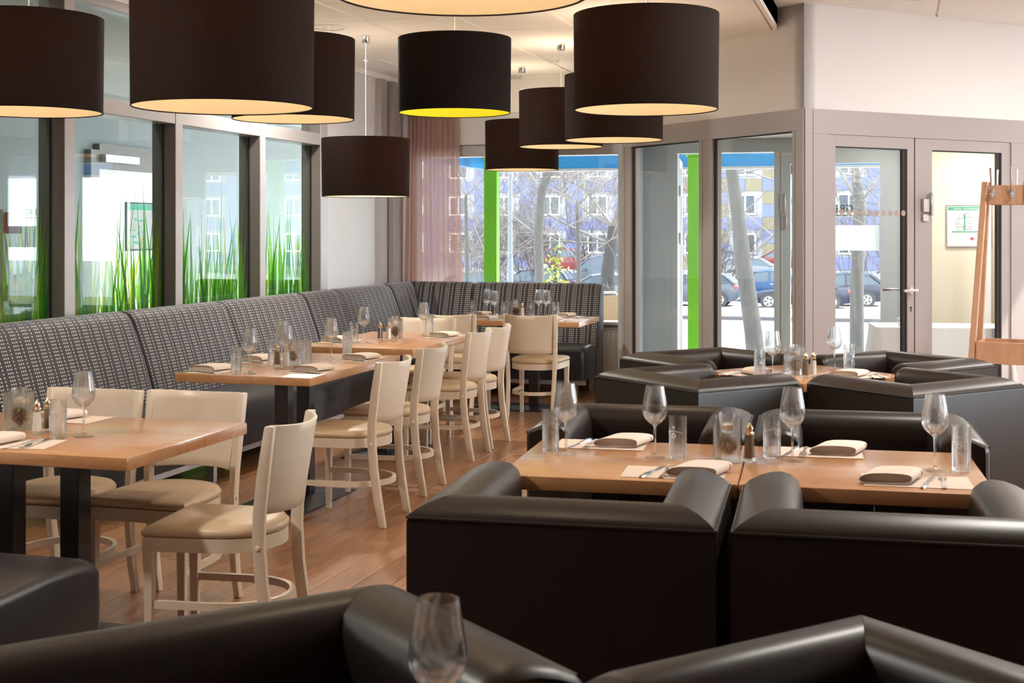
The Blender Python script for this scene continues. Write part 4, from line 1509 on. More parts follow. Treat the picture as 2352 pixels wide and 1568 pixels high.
def napkin_proto():
    """cloth folded over into a loose roll; local x across, local y along the roll end"""
    t = thing('napkin', 'napkin', 'napkin', group='folded blush napkins')
    b = MB()
    prof = []
    a_, hgt = 0.074, 0.0155
    for k in range(24):
        th = 2 * PI * k / 24
        xx = a_ * math.copysign(abs(math.cos(th)) ** 0.55, math.cos(th))
        zz = hgt * (1 + math.copysign(abs(math.sin(th)) ** 0.6, math.sin(th)))
        if math.sin(th) > 0:
            zz -= 0.008 * max(0, -math.cos(th)) ** 1.5
        prof.append((xx, zz))
    rings = []
    inn = []
    for y_ in (-0.066, -0.06, -0.02, 0.02, 0.06, 0.066):
        k_ = 1.0 if abs(y_) < 0.063 else 0.985
        sk = 0.02 * y_ / 0.066
        rings.append([(x_ * k_ + sk, y_, max(0.0005, z_ * k_ + 0.0005)) for x_, z_ in prof])
        inn.append([(x_ * 0.955 + sk, y_, 0.0022 + z_ * 0.88) for x_, z_ in prof])
    for rec, rg_ in ((0.022, inn[0]), (-0.022, inn[-1])):
        rg_[:] = [(x_, y_ + rec, z_) for x_, y_, z_ in rg_]
    b.rings([inn[0]] + rings + [inn[-1]], 0, True, True, True)
    part('cloth', b, M_NAPKIN, t, 60)
    return t


def mat_proto():
    t = thing('place_mat', 'mat', 'place mat', group='paper place mats')
    b = MB()
    n_ = 12
    top, bot = [], []
    edge = []
    for k in range(n_ + 1):
        edge.append((-0.15 + 0.3 * k / n_, -0.095 + (0.002 if k % 2 else 0)))
    for k in range(n_ + 1):
        edge.append((0.15 - 0.3 * k / n_, 0.095 - (0.002 if k % 2 else 0)))
    b.rings([[(x_, y_, z_) for x_, y_ in edge] for z_ in (0.0003, 0.0014)])
    part('sheet', b, M_MAT, t)
    return t


def fork_proto():
    t = thing('fork', 'fork', 'fork', group='steel forks')
    b = MB()
    st = [(-0.095, 0.0055, 0.001), (-0.09, 0.0075, 0.001), (-0.02, 0.004, 0.002), (0.03, 0.003, 0.006), (0.045, 0.010, 0.005), (0.06, 0.0115, 0.002)]
    b.rings([[(x_, -w_, z_), (x_, w_, z_), (x_, w_, z_ + 0.002), (x_, -w_, z_ + 0.002)] for x_, w_, z_ in st])
    for k in range(4):
        y_ = -0.0095 + k * 0.00633
        b.rings([[(x_, y_ - w_, z_), (x_, y_ + w_, z_), (x_, y_ + w_, z_ + 0.0016), (x_, y_ - w_, z_ + 0.0016)] for x_, w_, z_ in ((0.0605, 0.0018, 0.002), (0.085, 0.0016, 0.001), (0.102, 0.0009, 0.005))])
    part('blade', b, M_CHROME, t, 30)
    return t


def knife_proto():
    t = thing('knife', 'knife', 'knife', group='steel table knives')
    b = MB()
    st = [(-0.105, 0.005, 0.0045), (-0.1, 0.0075, 0.005), (-0.06, 0.0085, 0.006), (0.0, 0.0055, 0.0045), (0.008, 0.0055, 0.003)]
    b.rings([[(x_, -w_, 0.0003), (x_, w_, 0.0003), (x_, w_ * .7, h_), (x_, -w_ * .7, h_)] for x_, w_, h_ in st])
    part('handle', b, M_CHROME, t, 40)
    b = MB()
    st = [(0.0085, 0.005), (0.02, 0.008), (0.07, 0.0095), (0.095, 0.007), (0.108, 0.002)]
    b.rings([[(x_, -0.006, 0.0005), (x_, -0.006 + 2 * w_ * .8, 0.0005), (x_, -0.006 + 2 * w_ * .8, 0.0013), (x_, -0.006, 0.0018)] for x_, w_ in st])
    part('blade', b, M_CHROME, t, 40)
    return t


PROTO = {'wine': (wine_proto(), []), 'tumb': (tumbler_proto(), []), 'salt': (shaker_proto('salt_shaker', M_SALT), []),
         'pep': (shaker_proto('pepper_shaker', M_PEPPER), []), 'vase': (vase_proto(0), []), 'cone': (vase_proto(1), []),
         'nap': (napkin_proto(), []), 'mat': (mat_proto(), []), 'fork': (fork_proto(), []), 'knife': (knife_proto(), [])}
TZ = 0.7402


def put(kind, label, x, y, rot=0, z=TZ):
    p_, u_ = PROTO[kind]
    return place(p_, u_, label, (x, y, z), R(rot))


def setting(label, mx, my, rot, nap=(0.085, 0.0, 0), cut=(-0.06, 0.0), flip=1, drop=0.0):
    """place mat with a folded napkin, fork and knife; local x along the mat"""
    c, s = math.cos(R(rot)), math.sin(R(rot))

    def loc(a_, b_):
        return mx + a_ * c - b_ * s, my + a_ * s + b_ * c

    put('mat', 'paper place mat ' + label, mx, my, rot)
    q = loc(nap[0], nap[1])
    put('nap', 'folded blush napkin ' + label, q[0], q[1], rot + nap[2], TZ + 0.0016)
    q = loc(cut[0] - 0.018, cut[1])
    put('knife', 'steel knife ' + label, q[0], q[1], rot + 90 * flip - 14, TZ + 0.0016)
    q = loc(cut[0] + 0.022, cut[1])
    put('fork', 'steel fork ' + label, q[0], q[1], rot + 90 * flip - 4, TZ + 0.0016)


# double table among the armchairs
setting('at the far left place of the double table', -0.955, 4.375, 4, (0.075, 0.012, 0), (-0.055, 0.0), -1)
setting('at the near left place of the double table', -0.635, 3.925, 4, (0.075, 0.0, 0), (-0.045, 0.0), 1)
setting('at the far right place of the double table', -0.255, 4.415, 4, (0.075, 0.012, 0), (-0.055, 0.0), -1)
setting('at the near right place of the double table', 0.055, 3.985, 4, (-0.07, 0.0, 0), (0.05, -0.01), 1)
put('tumb', 'water tumbler at the far left corner of the double table', -1.085, 4.20, 150)
put('tumb', 'water tumbler beside the near left napkin of the double table', -0.663, 4.171, -18)
put('tumb', 'water tumbler beside the pepper shaker on the double table', -0.379, 4.272, 150)
put('tumb', 'water tumbler at the right end of the double table', 0.187, 4.205, -14)
put('wine', 'wine glass at the far left place of the double table', -1.025, 4.165)
put('wine', 'wine glass above the near left place of the double table', -0.737, 4.178)
put('wine', 'wine glass beside the far right napkin of the double table', -0.313, 4.240)
put('wine', 'wine glass at the right end of the double table', 0.111, 4.19)
put('vase', 'square glass candle vase with twig ball on the double table', -0.51, 4.199, 3)
put('pep', 'pepper shaker beside the vase on the double table', -0.441, 4.185, 10)
# diagonal table
setting('at the left place of the diagonal table', -0.70, 6.72, -18, (0.02, 0.035, 70), (-0.08, -0.02), 1)
setting('at the right place of the diagonal table', -0.20, 6.79, 20, (-0.03, 0.0, -25), (0.10, 0.0), 1)
put('tumb', 'water tumbler at the left of the diagonal table', -0.645, 6.60, 20)
put('wine', 'wine glass at the left of the diagonal table', -0.585, 6.635)
put('wine', 'wine glass at the right of the diagonal table', -0.307, 7.045)
put('tumb', 'water tumbler at the right of the diagonal table', -0.235, 7.065, 60)
put('vase', 'square glass candle vase on the diagonal table', -0.489, 6.80, -41)
put('pep', 'pepper shaker on the diagonal table', -0.428, 6.665, 10)
put('salt', 'salt shaker on the diagonal table', -0.395, 6.712, 30)
# front-left table
setting('at the near edge of the front-left table', -2.865, 3.835, 12, (-0.08, 0.01, 0), (0.06, 0.0), -1)
put('mat', 'paper place mat at the far edge of the front-left table', -3.05, 4.41, 0)
put('nap', 'folded blush napkin at the far edge of the front-left table', -3.09, 4.40, 0, TZ + 0.0016)
put('wine', 'wine glass on the front-left table', -2.73, 4.043)
put('tumb', 'water tumbler on the front-left table', -2.797, 3.993, 200)
put('salt', 'salt shaker on the front-left table', -2.925, 4.05, 10)
put('pep', 'pepper shaker on the front-left table', -2.930, 4.118, 30)
put('cone', 'square candle vase with pine cones at the left edge of the picture', -3.065, 4.14, 12)
# second table
setting('at the near bench place of the second table', -3.375, 6.15, 90, (0.0, 0.02, 90), (-0.10, 0.02), 1)
setting('at the far bench place of the second table', -3.385, 6.70, 90, (0.0, 0.02, 90), (-0.10, 0.02), 1)
setting('at the near aisle place of the second table', -2.880, 6.28, 90, (0.0, 0.0, 90), (-0.10, 0.0), 1)
setting('at the far aisle place of the second table', -2.885, 6.93, 90, (0.0, 0.0, 90), (-0.10, 0.0), 1)
put('tumb', 'water tumbler nearest the front edge of the second table', -3.19, 6.03, 0)
put('wine', 'wine glass nearest the front edge of the second table', -3.125, 6.05)
put('tumb', 'water tumbler at the far bench place of the second table', -3.225, 6.51, 0)
put('pep', 'pepper shaker on the second table', -3.155, 6.42, 0)
put('salt', 'salt shaker on the second table', -3.085, 6.385, 0)
put('wine', 'wine glass in front of the shakers on the second table', -3.055, 6.315)
put('wine', 'wine glass behind the shakers on the second table', -3.228, 6.625)
put('vase', 'square glass candle vase on the second table', -3.125, 6.545, 5)
put('tumb', 'water tumbler beside the vase on the second table', -3.045, 6.545, 0)
put('wine', 'wine glass at the far end of the second table', -3.055, 6.895)
put('tumb', 'water tumbler at the far end of the second table', -3.055, 7.12, 0)
# third table
setting('at the bench place of the third table', -3.485, 8.02, 90, (0.0, 0.02, 90), (-0.10, 0.02), 1)
setting('at the aisle place of the third table', -2.955, 8.56, 90, (0.0, 0.0, 90), (-0.10, 0.0), 1)
put('wine', 'wine glass at the bench side of the third table', -3.31, 7.985)
put('tumb', 'water tumbler at the bench side of the third table', -3.345, 7.905, 0)
put('pep', 'pepper shaker on the third table', -3.268, 8.162, 0)
put('salt', 'salt shaker on the third table', -3.201, 8.145, 0)
put('cone', 'square candle vase with pine cone on the third table', -3.231, 8.335, 5)
put('wine', 'wine glass beside the napkin on the third table', -3.117, 8.584)
put('tumb', 'water tumbler at the far end of the third table', -3.15, 8.79, 0)
# window table
setting('at the near left place of the window table', -3.205, 10.295, 0, (0.0, 0.0, 0), (0.10, 0.0), 1)
setting('at the far left place of the window table', -3.36, 10.80, 0, (-0.06, 0.0, 0), (0.07, 0.0), -1)
setting('at the near right place of the window table', -2.62, 10.30, 0, (-0.05, 0.0, 0), (0.08, 0.0), 1)
setting('at the far right place of the window table', -2.66, 10.815, 0, (-0.02, 0.0, 0), (0.10, 0.0), -1)
put('wine', 'leftmost wine glass on the window table', -3.30, 10.65)
put('wine', 'second wine glass from the left on the window table', -3.175, 10.45)
put('tumb', 'leftmost water tumbler on the window table', -3.43, 10.66, 0)
put('tumb', 'second water tumbler from the left on the window table', -3.11, 10.54, 0)
put('cone', 'square candle vase with pine cone on the window table', -3.06, 10.67, 5)
put('salt', 'salt shaker on the window table', -2.985, 10.62, 0)
put('wine', 'third wine glass from the left on the window table', -2.875, 10.73)
put('wine', 'rightmost wine glass on the window table', -2.79, 10.66)
put('tumb', 'third water tumbler from the left on the window table', -2.95, 10.78, 0)
put('tumb', 'rightmost water tumbler on the window table', -2.70, 10.62, 0)
# nearest wine glass at the bottom edge
put('wine', 'nearest wine glass at the bottom edge, only its bowl in view', -0.59, 1.68)

# ------------------------------------------------------------------ passage seen through the left glazing
pw_ = tag(part('wall_passage', MB().box(-8.6, -8.5, 3.6, 21.0, -0.2, 3.4), M_GREYW), 'pale wall across the passage outside the left glazing', None, None, 'structure')
tag(part('wall_passage_end', MB().box(-8.4, XL - 0.13, 3.6, 3.7, -0.2, 3.4), M_GREYW), 'near end wall of the passage', None, None, 'structure')
tag(part('roof_passage', MB().box(-8.6, -5.02, 3.6, 21.0, 3.0, 3.1), M_SOFFIT), 'roof over the passage, shaped to dim the view through the glazing', None, None, 'structure')  # sized to darken the passage, with a slit left to light the foil
tag(part('paving_passage', MB().box(-8.5, XL - 0.13, 3.7, 21.0, -0.2, -0.02), M_PAVE), 'pale paving in the passage', None, None, 'structure')
dd = struct('door_3', 'grey framed glass door across the passage')
Xd = -8.495
for a, b_ in ((12.6, 12.76), (14.3, 14.45)):
    part('post', MB().box(Xd, Xd + 0.08, a, b_, 0, 2.35), M_ALUB, dd)
part('head_rail', MB().box(Xd, Xd + 0.08, 12.761, 14.299, 2.15, 2.42), M_ALUB, dd)
part('door_closer', MB().box(Xd + 0.081, Xd + 0.15, 12.78, 13.45, 2.22, 2.30), M_STEEL, dd)
part('leaf_panel', MB().box(Xd, Xd + 0.03, 12.761, 14.299, 0, 2.149), M_WHITE, dd)
ps = thing('poster', 'framed grey and green notice on the white door across the passage', 'poster', (Xd + 0.032, 13.65, 1.51))
part('frame', MB().box(0, 0.012, -0.31, 0.31, -0.28, 0.28), M_INK, ps)
part('sheet', MB().box(0.0125, 0.0135, -0.29, 0.29, -0.26, 0.26), M_POSTER, ps)
part('header', MB().box(0.0137, 0.0147, -0.285, 0.285, 0.19, 0.255), M_GREENINK, ps)
rn = random.Random(9)
pl = MB()
for k in range(9):
    y0, z0 = rn.uniform(-0.24, 0.1), rn.uniform(-0.24, 0.14)
    pl.box(0.0137, 0.0145, y0, y0 + rn.uniform(0.04, 0.14), z0, z0 + rn.uniform(0.008, 0.03))
part('picture_marks', pl, M_GREENINK, ps)
ex = thing('fire_extinguisher', 'red fire extinguisher with black hose seen through the left glazing', 'extinguisher', (-6.3, 8.46, 0.0))
b = MB()
b.lathe([(0.001, 0.62), (0.075, 0.62), (0.08, 0.64), (0.08, 1.0), (0.07, 1.04), (0.035, 1.075), (0.02, 1.08), (0.001, 1.085)], 20)
part('cylinder', b, M_EXT, ex, 40)
part('valve', MB().box(-0.03, 0.03, -0.012, 0.012, 1.08, 1.12).box(-0.01, 0.09, -0.008, 0.008, 1.12, 1.135), M_GASKET, ex)
part('hose', MB().tube([(0.02, 0, 1.1), (0.1, 0, 1.17), (0.15, 0, 1.1), (0.13, 0, 0.9), (0.1, 0, 0.75)], 0.011, 8), M_HOSE, ex, 40)
part('stand_post', MB().box(-0.13, -0.09, -0.02, 0.02, 0.0, 1.62), M_STEEL, ex)
part('stand_base', MB().box(-0.14, 0.12, -0.12, 0.12, -0.02, -0.001).box(-0.09, 0.09, -0.09, 0.09, 0.0, 0.619), M_STEEL, ex)
part('red_sign', MB().box(-0.089, 0.06, -0.004, 0.004, 1.44, 1.6), M_REDINK, ex)

# ------------------------------------------------------------------ terrace, canopy and street
GZ = -1.9
tag(part('terrace', MB().box(-9, 9, YB + 0.23, 17.5, -0.25, -0.12), M_PAVE), 'pale terrace paving outside the end window', None, None, 'structure')
b = MB()
b.rings([[(-60, 17.5, -0.13), (60, 17.5, -0.13), (60, 24, GZ), (-60, 24, GZ)], [(-60, 17.5, -0.6), (60, 17.5, -0.6), (60, 24, GZ - 0.5), (-60, 24, GZ - 0.5)]])
tag(part('bank', b, M_PAVE), 'pale slope down to the street', None, None, 'structure')
rd = tag(part('road', MB().box(-90, 90, 24, 50.3, GZ - 0.3, GZ), M_ASPH), 'pale sunlit road', None, None, 'structure')
for yy in (36.5, 43.5):
    part('lane_line', MB().box(-60, 60, yy, yy + 0.18, GZ, GZ + 0.004), M_WHITE, rd)
tag(part('kerb', MB().box(-90, 90, 50.3, 50.9, GZ - 0.3, GZ + 0.14), M_KERB), 'grey kerb along the verge', None, None, 'structure')
tag(part('verge', MB().box(-90, 90, 50.9, 57.2, GZ - 0.3, GZ + 0.1), M_GRASS), 'strip of dry yellow-green grass beyond the road', None, None, 'structure')
tag(part('car_park', MB().box(-90, 90, 57.2, 130, GZ - 0.3, GZ), M_ASPH), 'pale car park behind the verge', None, None, 'structure')

cn = thing('canopy', 'white terrace canopy with a bright blue fascia outside', 'canopy', (0, 0, 0))
part('soffit', MB().box(-4.75, 6, YB + 0.23, 15.35, 2.46, 2.52), M_SOFFIT, cn)
part('fascia', MB().box(-4.75, 6, 15.351, 15.43, 2.20, 2.56), M_CYAN, cn)
part('fascia_trim', MB().box(-4.75, 6, 15.34, 15.44, 2.17, 2.199), M_STEEL, cn)
part('fascia', MB().box(-4.83, -4.751, 13.0, 15.43, 2.20, 2.56), M_CYAN, cn)
part('beam', MB().box(-4.6, -4.3, YB + 0.23, 15.34, 2.30, 2.459), M_SOFFIT, cn)
for k in range(14):
    part('rivet', MB().tube([(-4.5 + k * 0.42, 15.35, 2.44), (-4.5 + k * 0.42, 15.338, 2.44)], 0.012, 8), M_WHITE, cn)
for x, lab in ((-4.47, 'lime green canopy column outside the end window'), (-2.13, 'lime green canopy column beside the open porch door')):
    c_ = thing('canopy_column', lab, 'column', (x, 14.6, -0.12), R(4))
    part('shaft', MB().box(-0.075, 0.075, -0.075, 0.075, 0.01, 2.40), M_LIME, c_, None, 0.004, 1)
    part('foot_plate', MB().box(-0.13, 0.13, -0.13, 0.13, 0, 0.0095), M_STEEL, c_)
    part('head_plate', MB().box(-0.10, 0.10, -0.10, 0.10, 2.4005, 2.418), M_LIME, c_)

# cafe chair on the terrace
cf = thing('terrace_chair', 'white metal terrace chair with wicker back outside the end window', 'chair', (-2.88, 13.35, -0.12), R(200))
part('frame', MB().tube([(-0.24, -0.24, 0.0), (-0.24, -0.26, 0.45), (-0.24, -0.34, 0.86), (-0.16, -0.36, 0.93), (0.16, -0.36, 0.93), (0.24, -0.34, 0.86), (0.24, -0.26, 0.45), (0.24, -0.24, 0.0)], 0.014, 8), M_WHITE, cf, 40)
for sx in (-1, 1):
    part('leg', MB().tube([(sx * 0.24, 0.22, 0.0), (sx * 0.24, 0.22, 0.64), (sx * 0.24, -0.28, 0.66)], 0.014, 8), M_WHITE, cf, 40)
part('seat', MB().box(-0.225, 0.225, -0.24, 0.23, 0.42, 0.45), M_WICK, cf, None, 0.01, 2)
part('backrest', MB().box(-0.22, 0.22, -0.345, -0.325, 0.50, 0.90), M_WICK, cf, None, 0.006, 1)


# street lamp post
lp = thing('street_lamp', 'slim pale grey street lamp post behind the end window', 'lamp post', (-12.57, 43.2, GZ))
b = MB()
b.tube([(0, 0, 0), (0, 0, 2.6), (0, 0, 2.62), (0, 0, 9)], [0.12, 0.10, 0.085, 0.07], 12)
part('pole', b, M_POST, lp, 30)
part('arm', MB().tube([(0, 0, 8.9), (0.4, 0, 9.3), (1.4, 0, 9.4)], 0.05, 8), M_STEEL, lp, 40)
part('lamp_head', MB().box(1.2, 1.9, -0.15, 0.15, 9.33, 9.5), M_STEEL, lp, None, 0.03, 2)


# ------------------------------------------------------------------ bare trees
def grow(b, p, d, L, r, depth, rn, spread=0.55, up=0.15, seg=5):
    n_ = 3
    pts = [p.copy()]
    dd_ = d.copy()
    for k in range(n_):
        dd_ = (dd_ + Vector((rn.gauss(0, 0.13), rn.gauss(0, 0.13), rn.gauss(0, 0.10) + up * 0.3))).normalized()
        pts.append(pts[-1] + dd_ * (L / n_))
    b.tube(pts, [r, r * 0.88, r * 0.76, r * 0.6], seg if depth > 2 else 3, cap=False)
    if depth <= 0:
        return
    for k in range(rn.choice((3, 3, 4)) if depth > 1 else 4):
        t_ = rn.uniform(0.45, 1.0)
        i_ = min(int(t_ * n_), n_ - 1)
        q = pts[i_].lerp(pts[i_ + 1], t_ * n_ - i_)
        ax = Vector((rn.gauss(0, 1), rn.gauss(0, 1), rn.gauss(0, 1))).normalized()
        nd = (dd_ + ax * spread * rn.uniform(0.7, 1.5) + Vector((0, 0, up))).normalized()
        grow(b, q, nd, L * rn.uniform(0.55, 0.8), max(r * 0.55, 0.005), depth - 1, rn, spread, up, seg)


def bare_tree(label, trunk, rad, seed, limbs, depth=4, bark=M_BARK, twig=M_TWIGS, L0=2.4, spread=0.6, up=0.12):
    """trunk: list of points; limbs: (index on trunk, direction, radius)"""
    base = Vector(trunk[0])
    t = thing('bare_tree', label, 'tree', base, 0, 'leafless street trees')
    P = [Vector(p) - base for p in trunk]
    b = MB()
    b.tube(P, [q * 0.85 for q in rad], 14)
    part('trunk', b, bark, t, 60)
    rn = random.Random(seed)
    b = MB()
    for i_, d, r in limbs:
        grow(b, P[i_], Vector(d).normalized(), L0, r * 0.42, depth, rn, spread, up)
    part('branches', b, twig, t)
    return t


def at(px, py, d):
    """point at distance d seen from the photographer's place"""
    a_ = R(16.15)
    r_ = (px - 1176) / 3050 * d
    return Vector((r_ * math.cos(a_) - d * math.sin(a_), r_ * math.sin(a_) + d * math.cos(a_), 1.46 + (530 - py) * d / 3050))


def trunk_pts(d, pix):
    o = [at(x, y, d) for x, y in pix]
    o[0].z = GZ
    return o


rn0 = random.Random(1)
bare_tree('grey leaning tree trunk with a fork seen through the end window', trunk_pts(38, ((1243, 805), (1240, 650), (1236, 540), (1244, 440), (1262, 390), (1290, 300), (1300, 120))),
          [0.19, 0.165, 0.155, 0.15, 0.15, 0.13, 0.08], 3,
          [(3, (-0.5, 0.1, 0.7), 0.09), (5, (0.5, 0, 0.6), 0.08), (5, (-0.4, 0.2, 0.6), 0.07), (6, (0.2, 0, 1), 0.06), (4, (0.8, -0.2, 0.1), 0.06), (2, (0.8, 0.3, 0.3), 0.04), (2, (-0.8, 0.3, 0.4), 0.04)], 5)
bare_tree('pale knobbly trunk seen through the side glazing of the porch', trunk_pts(27, ((1745, 925), (1730, 760), (1716, 660), (1706, 600), (1696, 500), (1682, 400), (1672, 250), (1668, 0))),
          [0.24, 0.215, 0.20, 0.20, 0.165, 0.15, 0.12, 0.07], 5,
          [(3, (0.8, 0, 0.5), 0.07), (5, (0.9, 0, 0.15), 0.05), (6, (-0.7, 0.2, 0.0), 0.05), (6, (0.8, 0.2, 0.2), 0.05), (7, (0.1, 0, 1), 0.05), (5, (-0.8, 0.1, 0.2), 0.035), (4, (0.7, 0.2, 0.5), 0.04)], 5, L0=1.9, up=-0.05)
bare_tree('forked tree seen through the glass of the porch door', trunk_pts(34, ((1968, 840), (1968, 640), (1972, 540), (1974, 470), (1966, 400), (1950, 300))),
          [0.22, 0.2, 0.18, 0.17, 0.13, 0.09], 8,
          [(3, (0.55, 0, 0.75), 0.12), (3, (-0.6, 0.1, 0.8), 0.12), (2, (0.9, 0, 0.5), 0.07), (5, (0, 0.1, 1), 0.06)], 4, L0=2.6, up=0.08)
bare_tree('dark spreading tree behind the parked cars at the right of the end window', trunk_pts(56, ((1395, 712), (1396, 620), (1404, 560), (1408, 520))),
          [0.42, 0.34, 0.3, 0.24], 11,
          [(3, (0.7, 0, 0.8), 0.2), (3, (-0.6, 0, 0.8), 0.2), (2, (-1, 0.1, 0.35), 0.16), (2, (-0.9, -0.2, 0.05), 0.12), (3, (0.2, -0.2, 1), 0.18), (2, (0.9, 0.1, 0.4), 0.12), (3, (-0.9, -.1, 0.6), 0.14)], 6, M_BARKD, M_TWIGS, 3.0, 0.7, 0.03)
bare_tree('thin bare tree at the left of the end window beside the lamp post', trunk_pts(44, ((1150, 760), (1146, 620), (1140, 540), (1146, 440))),
          [0.09, 0.07, 0.06, 0.045], 13,
          [(3, (0.2, 0, 1), 0.05), (2, (-0.7, 0, 0.8), 0.045), (2, (0.8, 0, 0.7), 0.045), (1, (-0.6, 0, 0.9), 0.04), (1, (0.7, 0, 0.7), 0.04)], 5, M_BARKD, M_TWIGS, 2.6, 0.6, 0.08)
bare_tree('pale twiggy tree high behind the end window', trunk_pts(50, ((1330, 740), (1330, 600), (1325, 470))),
          [0.12, 0.1, 0.08], 17,
          [(2, (-0.8, 0, 0.6), 0.08), (2, (0.8, 0, 0.6), 0.08), (1, (-0.7, 0, 0.6), 0.07), (1, (0.8, 0, 0.5), 0.07), (2, (0, 0, 1), 0.08)], 6, M_BARK, M_TWIGS, 2.6, 0.75, 0.0)
bare_tree('twiggy tree with hanging branches behind the porch glazing', trunk_pts(46, ((1800, 760), (1800, 560), (1795, 420))),
          [0.14, 0.12, 0.1], 19,
          [(2, (-0.9, 0, 0.5), 0.08), (2, (0.6, 0, 0.8), 0.08), (1, (-0.8, 0, 0.5), 0.06), (2, (-0.4, 0, 0.9), 0.08)], 4, M_BARK, M_TWIGS, 3.0, 0.7, -0.03)
bare_tree('faint bare tree at the far left outside the glazing', trunk_pts(40, ((1075, 780), (1073, 600), (1070, 450))),
          [0.1, 0.08, 0.06], 23,
          [(2, (-0.6, 0, 0.8), 0.06), (2, (0.6, 0, 0.8), 0.06), (1, (0.5, 0, 0.7), 0.05), (1, (-0.5, 0, 0.8), 0.05)], 5, M_BARK, M_TWIGS, 2.4, 0.65, 0.05)


def bush(label, px, d, w, h, seed, mat=M_BUSH):
    c_ = at(px, 600, d)
    c_.z = GZ
    t = thing('bare_bush', label, 'bush', c_, 0, 'leafless shrubs behind the parked cars')
    rn = random.Random(seed)
    b = MB()
    for k in range(22):
        p_ = Vector((rn.uniform(-w, w) * 0.6, rn.uniform(-0.5, 0.5), 0))
        grow(b, p_, Vector((rn.gauss(0, 0.4), rn.gauss(0, 0.2), 1)).normalized(), h * rn.uniform(0.4, 0.6), 0.025, 3, rn, 0.6, 0.1, 4)
    part('twigs', b, mat, t)
    part('stool', MB().cyl((0, 0), w * 0.3, 0, 0.08, 10, 0, w * 0.2), M_BARKD, t)


for lab, px, d, w, h, sd_ in (('brown leafless bush at the left of the end window', 1110, 66, 2.4, 4.4, 1), ('brown leafless bush beside the lamp post', 1185, 64, 2.4, 4.6, 2),
                              ('brown leafless bush behind the leaning trunk', 1290, 70, 2.6, 5.0, 3), ('pale leafless bush right of the dark tree', 1440, 68, 2.2, 4.5, 4),
                              ('leafless bush behind the porch side glazing', 1650, 70, 2.2, 4.0, 5), ('leafless hedge bush behind the porch door glass', 2000, 72, 3.0, 4.4, 6)):
    bush(lab, px, d, w, h, sd_)

# leafy shrub on the terrace edge
sh = thing('leafy_shrub', 'yellow-green leafy shrub outside the end window', 'shrub', (-4.17, 16.5, -0.12))
rn = random.Random(21)
b = MB()
part('planter', MB().cyl((0, 0), 0.20, 0, 0.36, 20, 0, 0.26), M_KERB, sh, 40)
stm = MB()
for k in range(9):
    a_ = rn.uniform(0, 6.28)
    tip = Vector((0.24 * math.cos(a_), 0.2 * math.sin(a_), rn.uniform(0.7, 1.05)))
    if k < 3:
        tip = Vector((rn.uniform(-0.14, 0.0), rn.uniform(-0.08, 0.08), rn.uniform(1.15, 1.36)))
    stm.tube([(0, 0, 0.36), (tip.x * 0.4, tip.y * 0.4, 0.36 + (tip.z - .36) * .5), tip], [0.010, 0.007, 0.003], 5)
    for q in range(75):
        c_ = Vector((tip.x * 0.4, tip.y * 0.4, 0.5)).lerp(tip, rn.uniform(0.1, 1.02)) + Vector((rn.gauss(0, .06), rn.gauss(0, .06), rn.gauss(0, .04)))
        u_ = Vector((rn.gauss(0, 1), rn.gauss(0, 1), rn.gauss(0, .6))).normalized()
        v_ = u_.cross(Vector((rn.gauss(0, 1), rn.gauss(0, 1), rn.gauss(0, 1)))).normalized()
        l_ = rn.uniform(0.022, 0.042)
        b.add([c_ - u_ * l_, c_ + v_ * l_ * .45, c_ + u_ * l_, c_ - v_ * l_ * .45], [(0, 1, 2, 3)])
part('stems', stm, M_BARKD, sh)
tag(part('foliage', b, M_LEAF, sh), None, None, None, 'stuff')


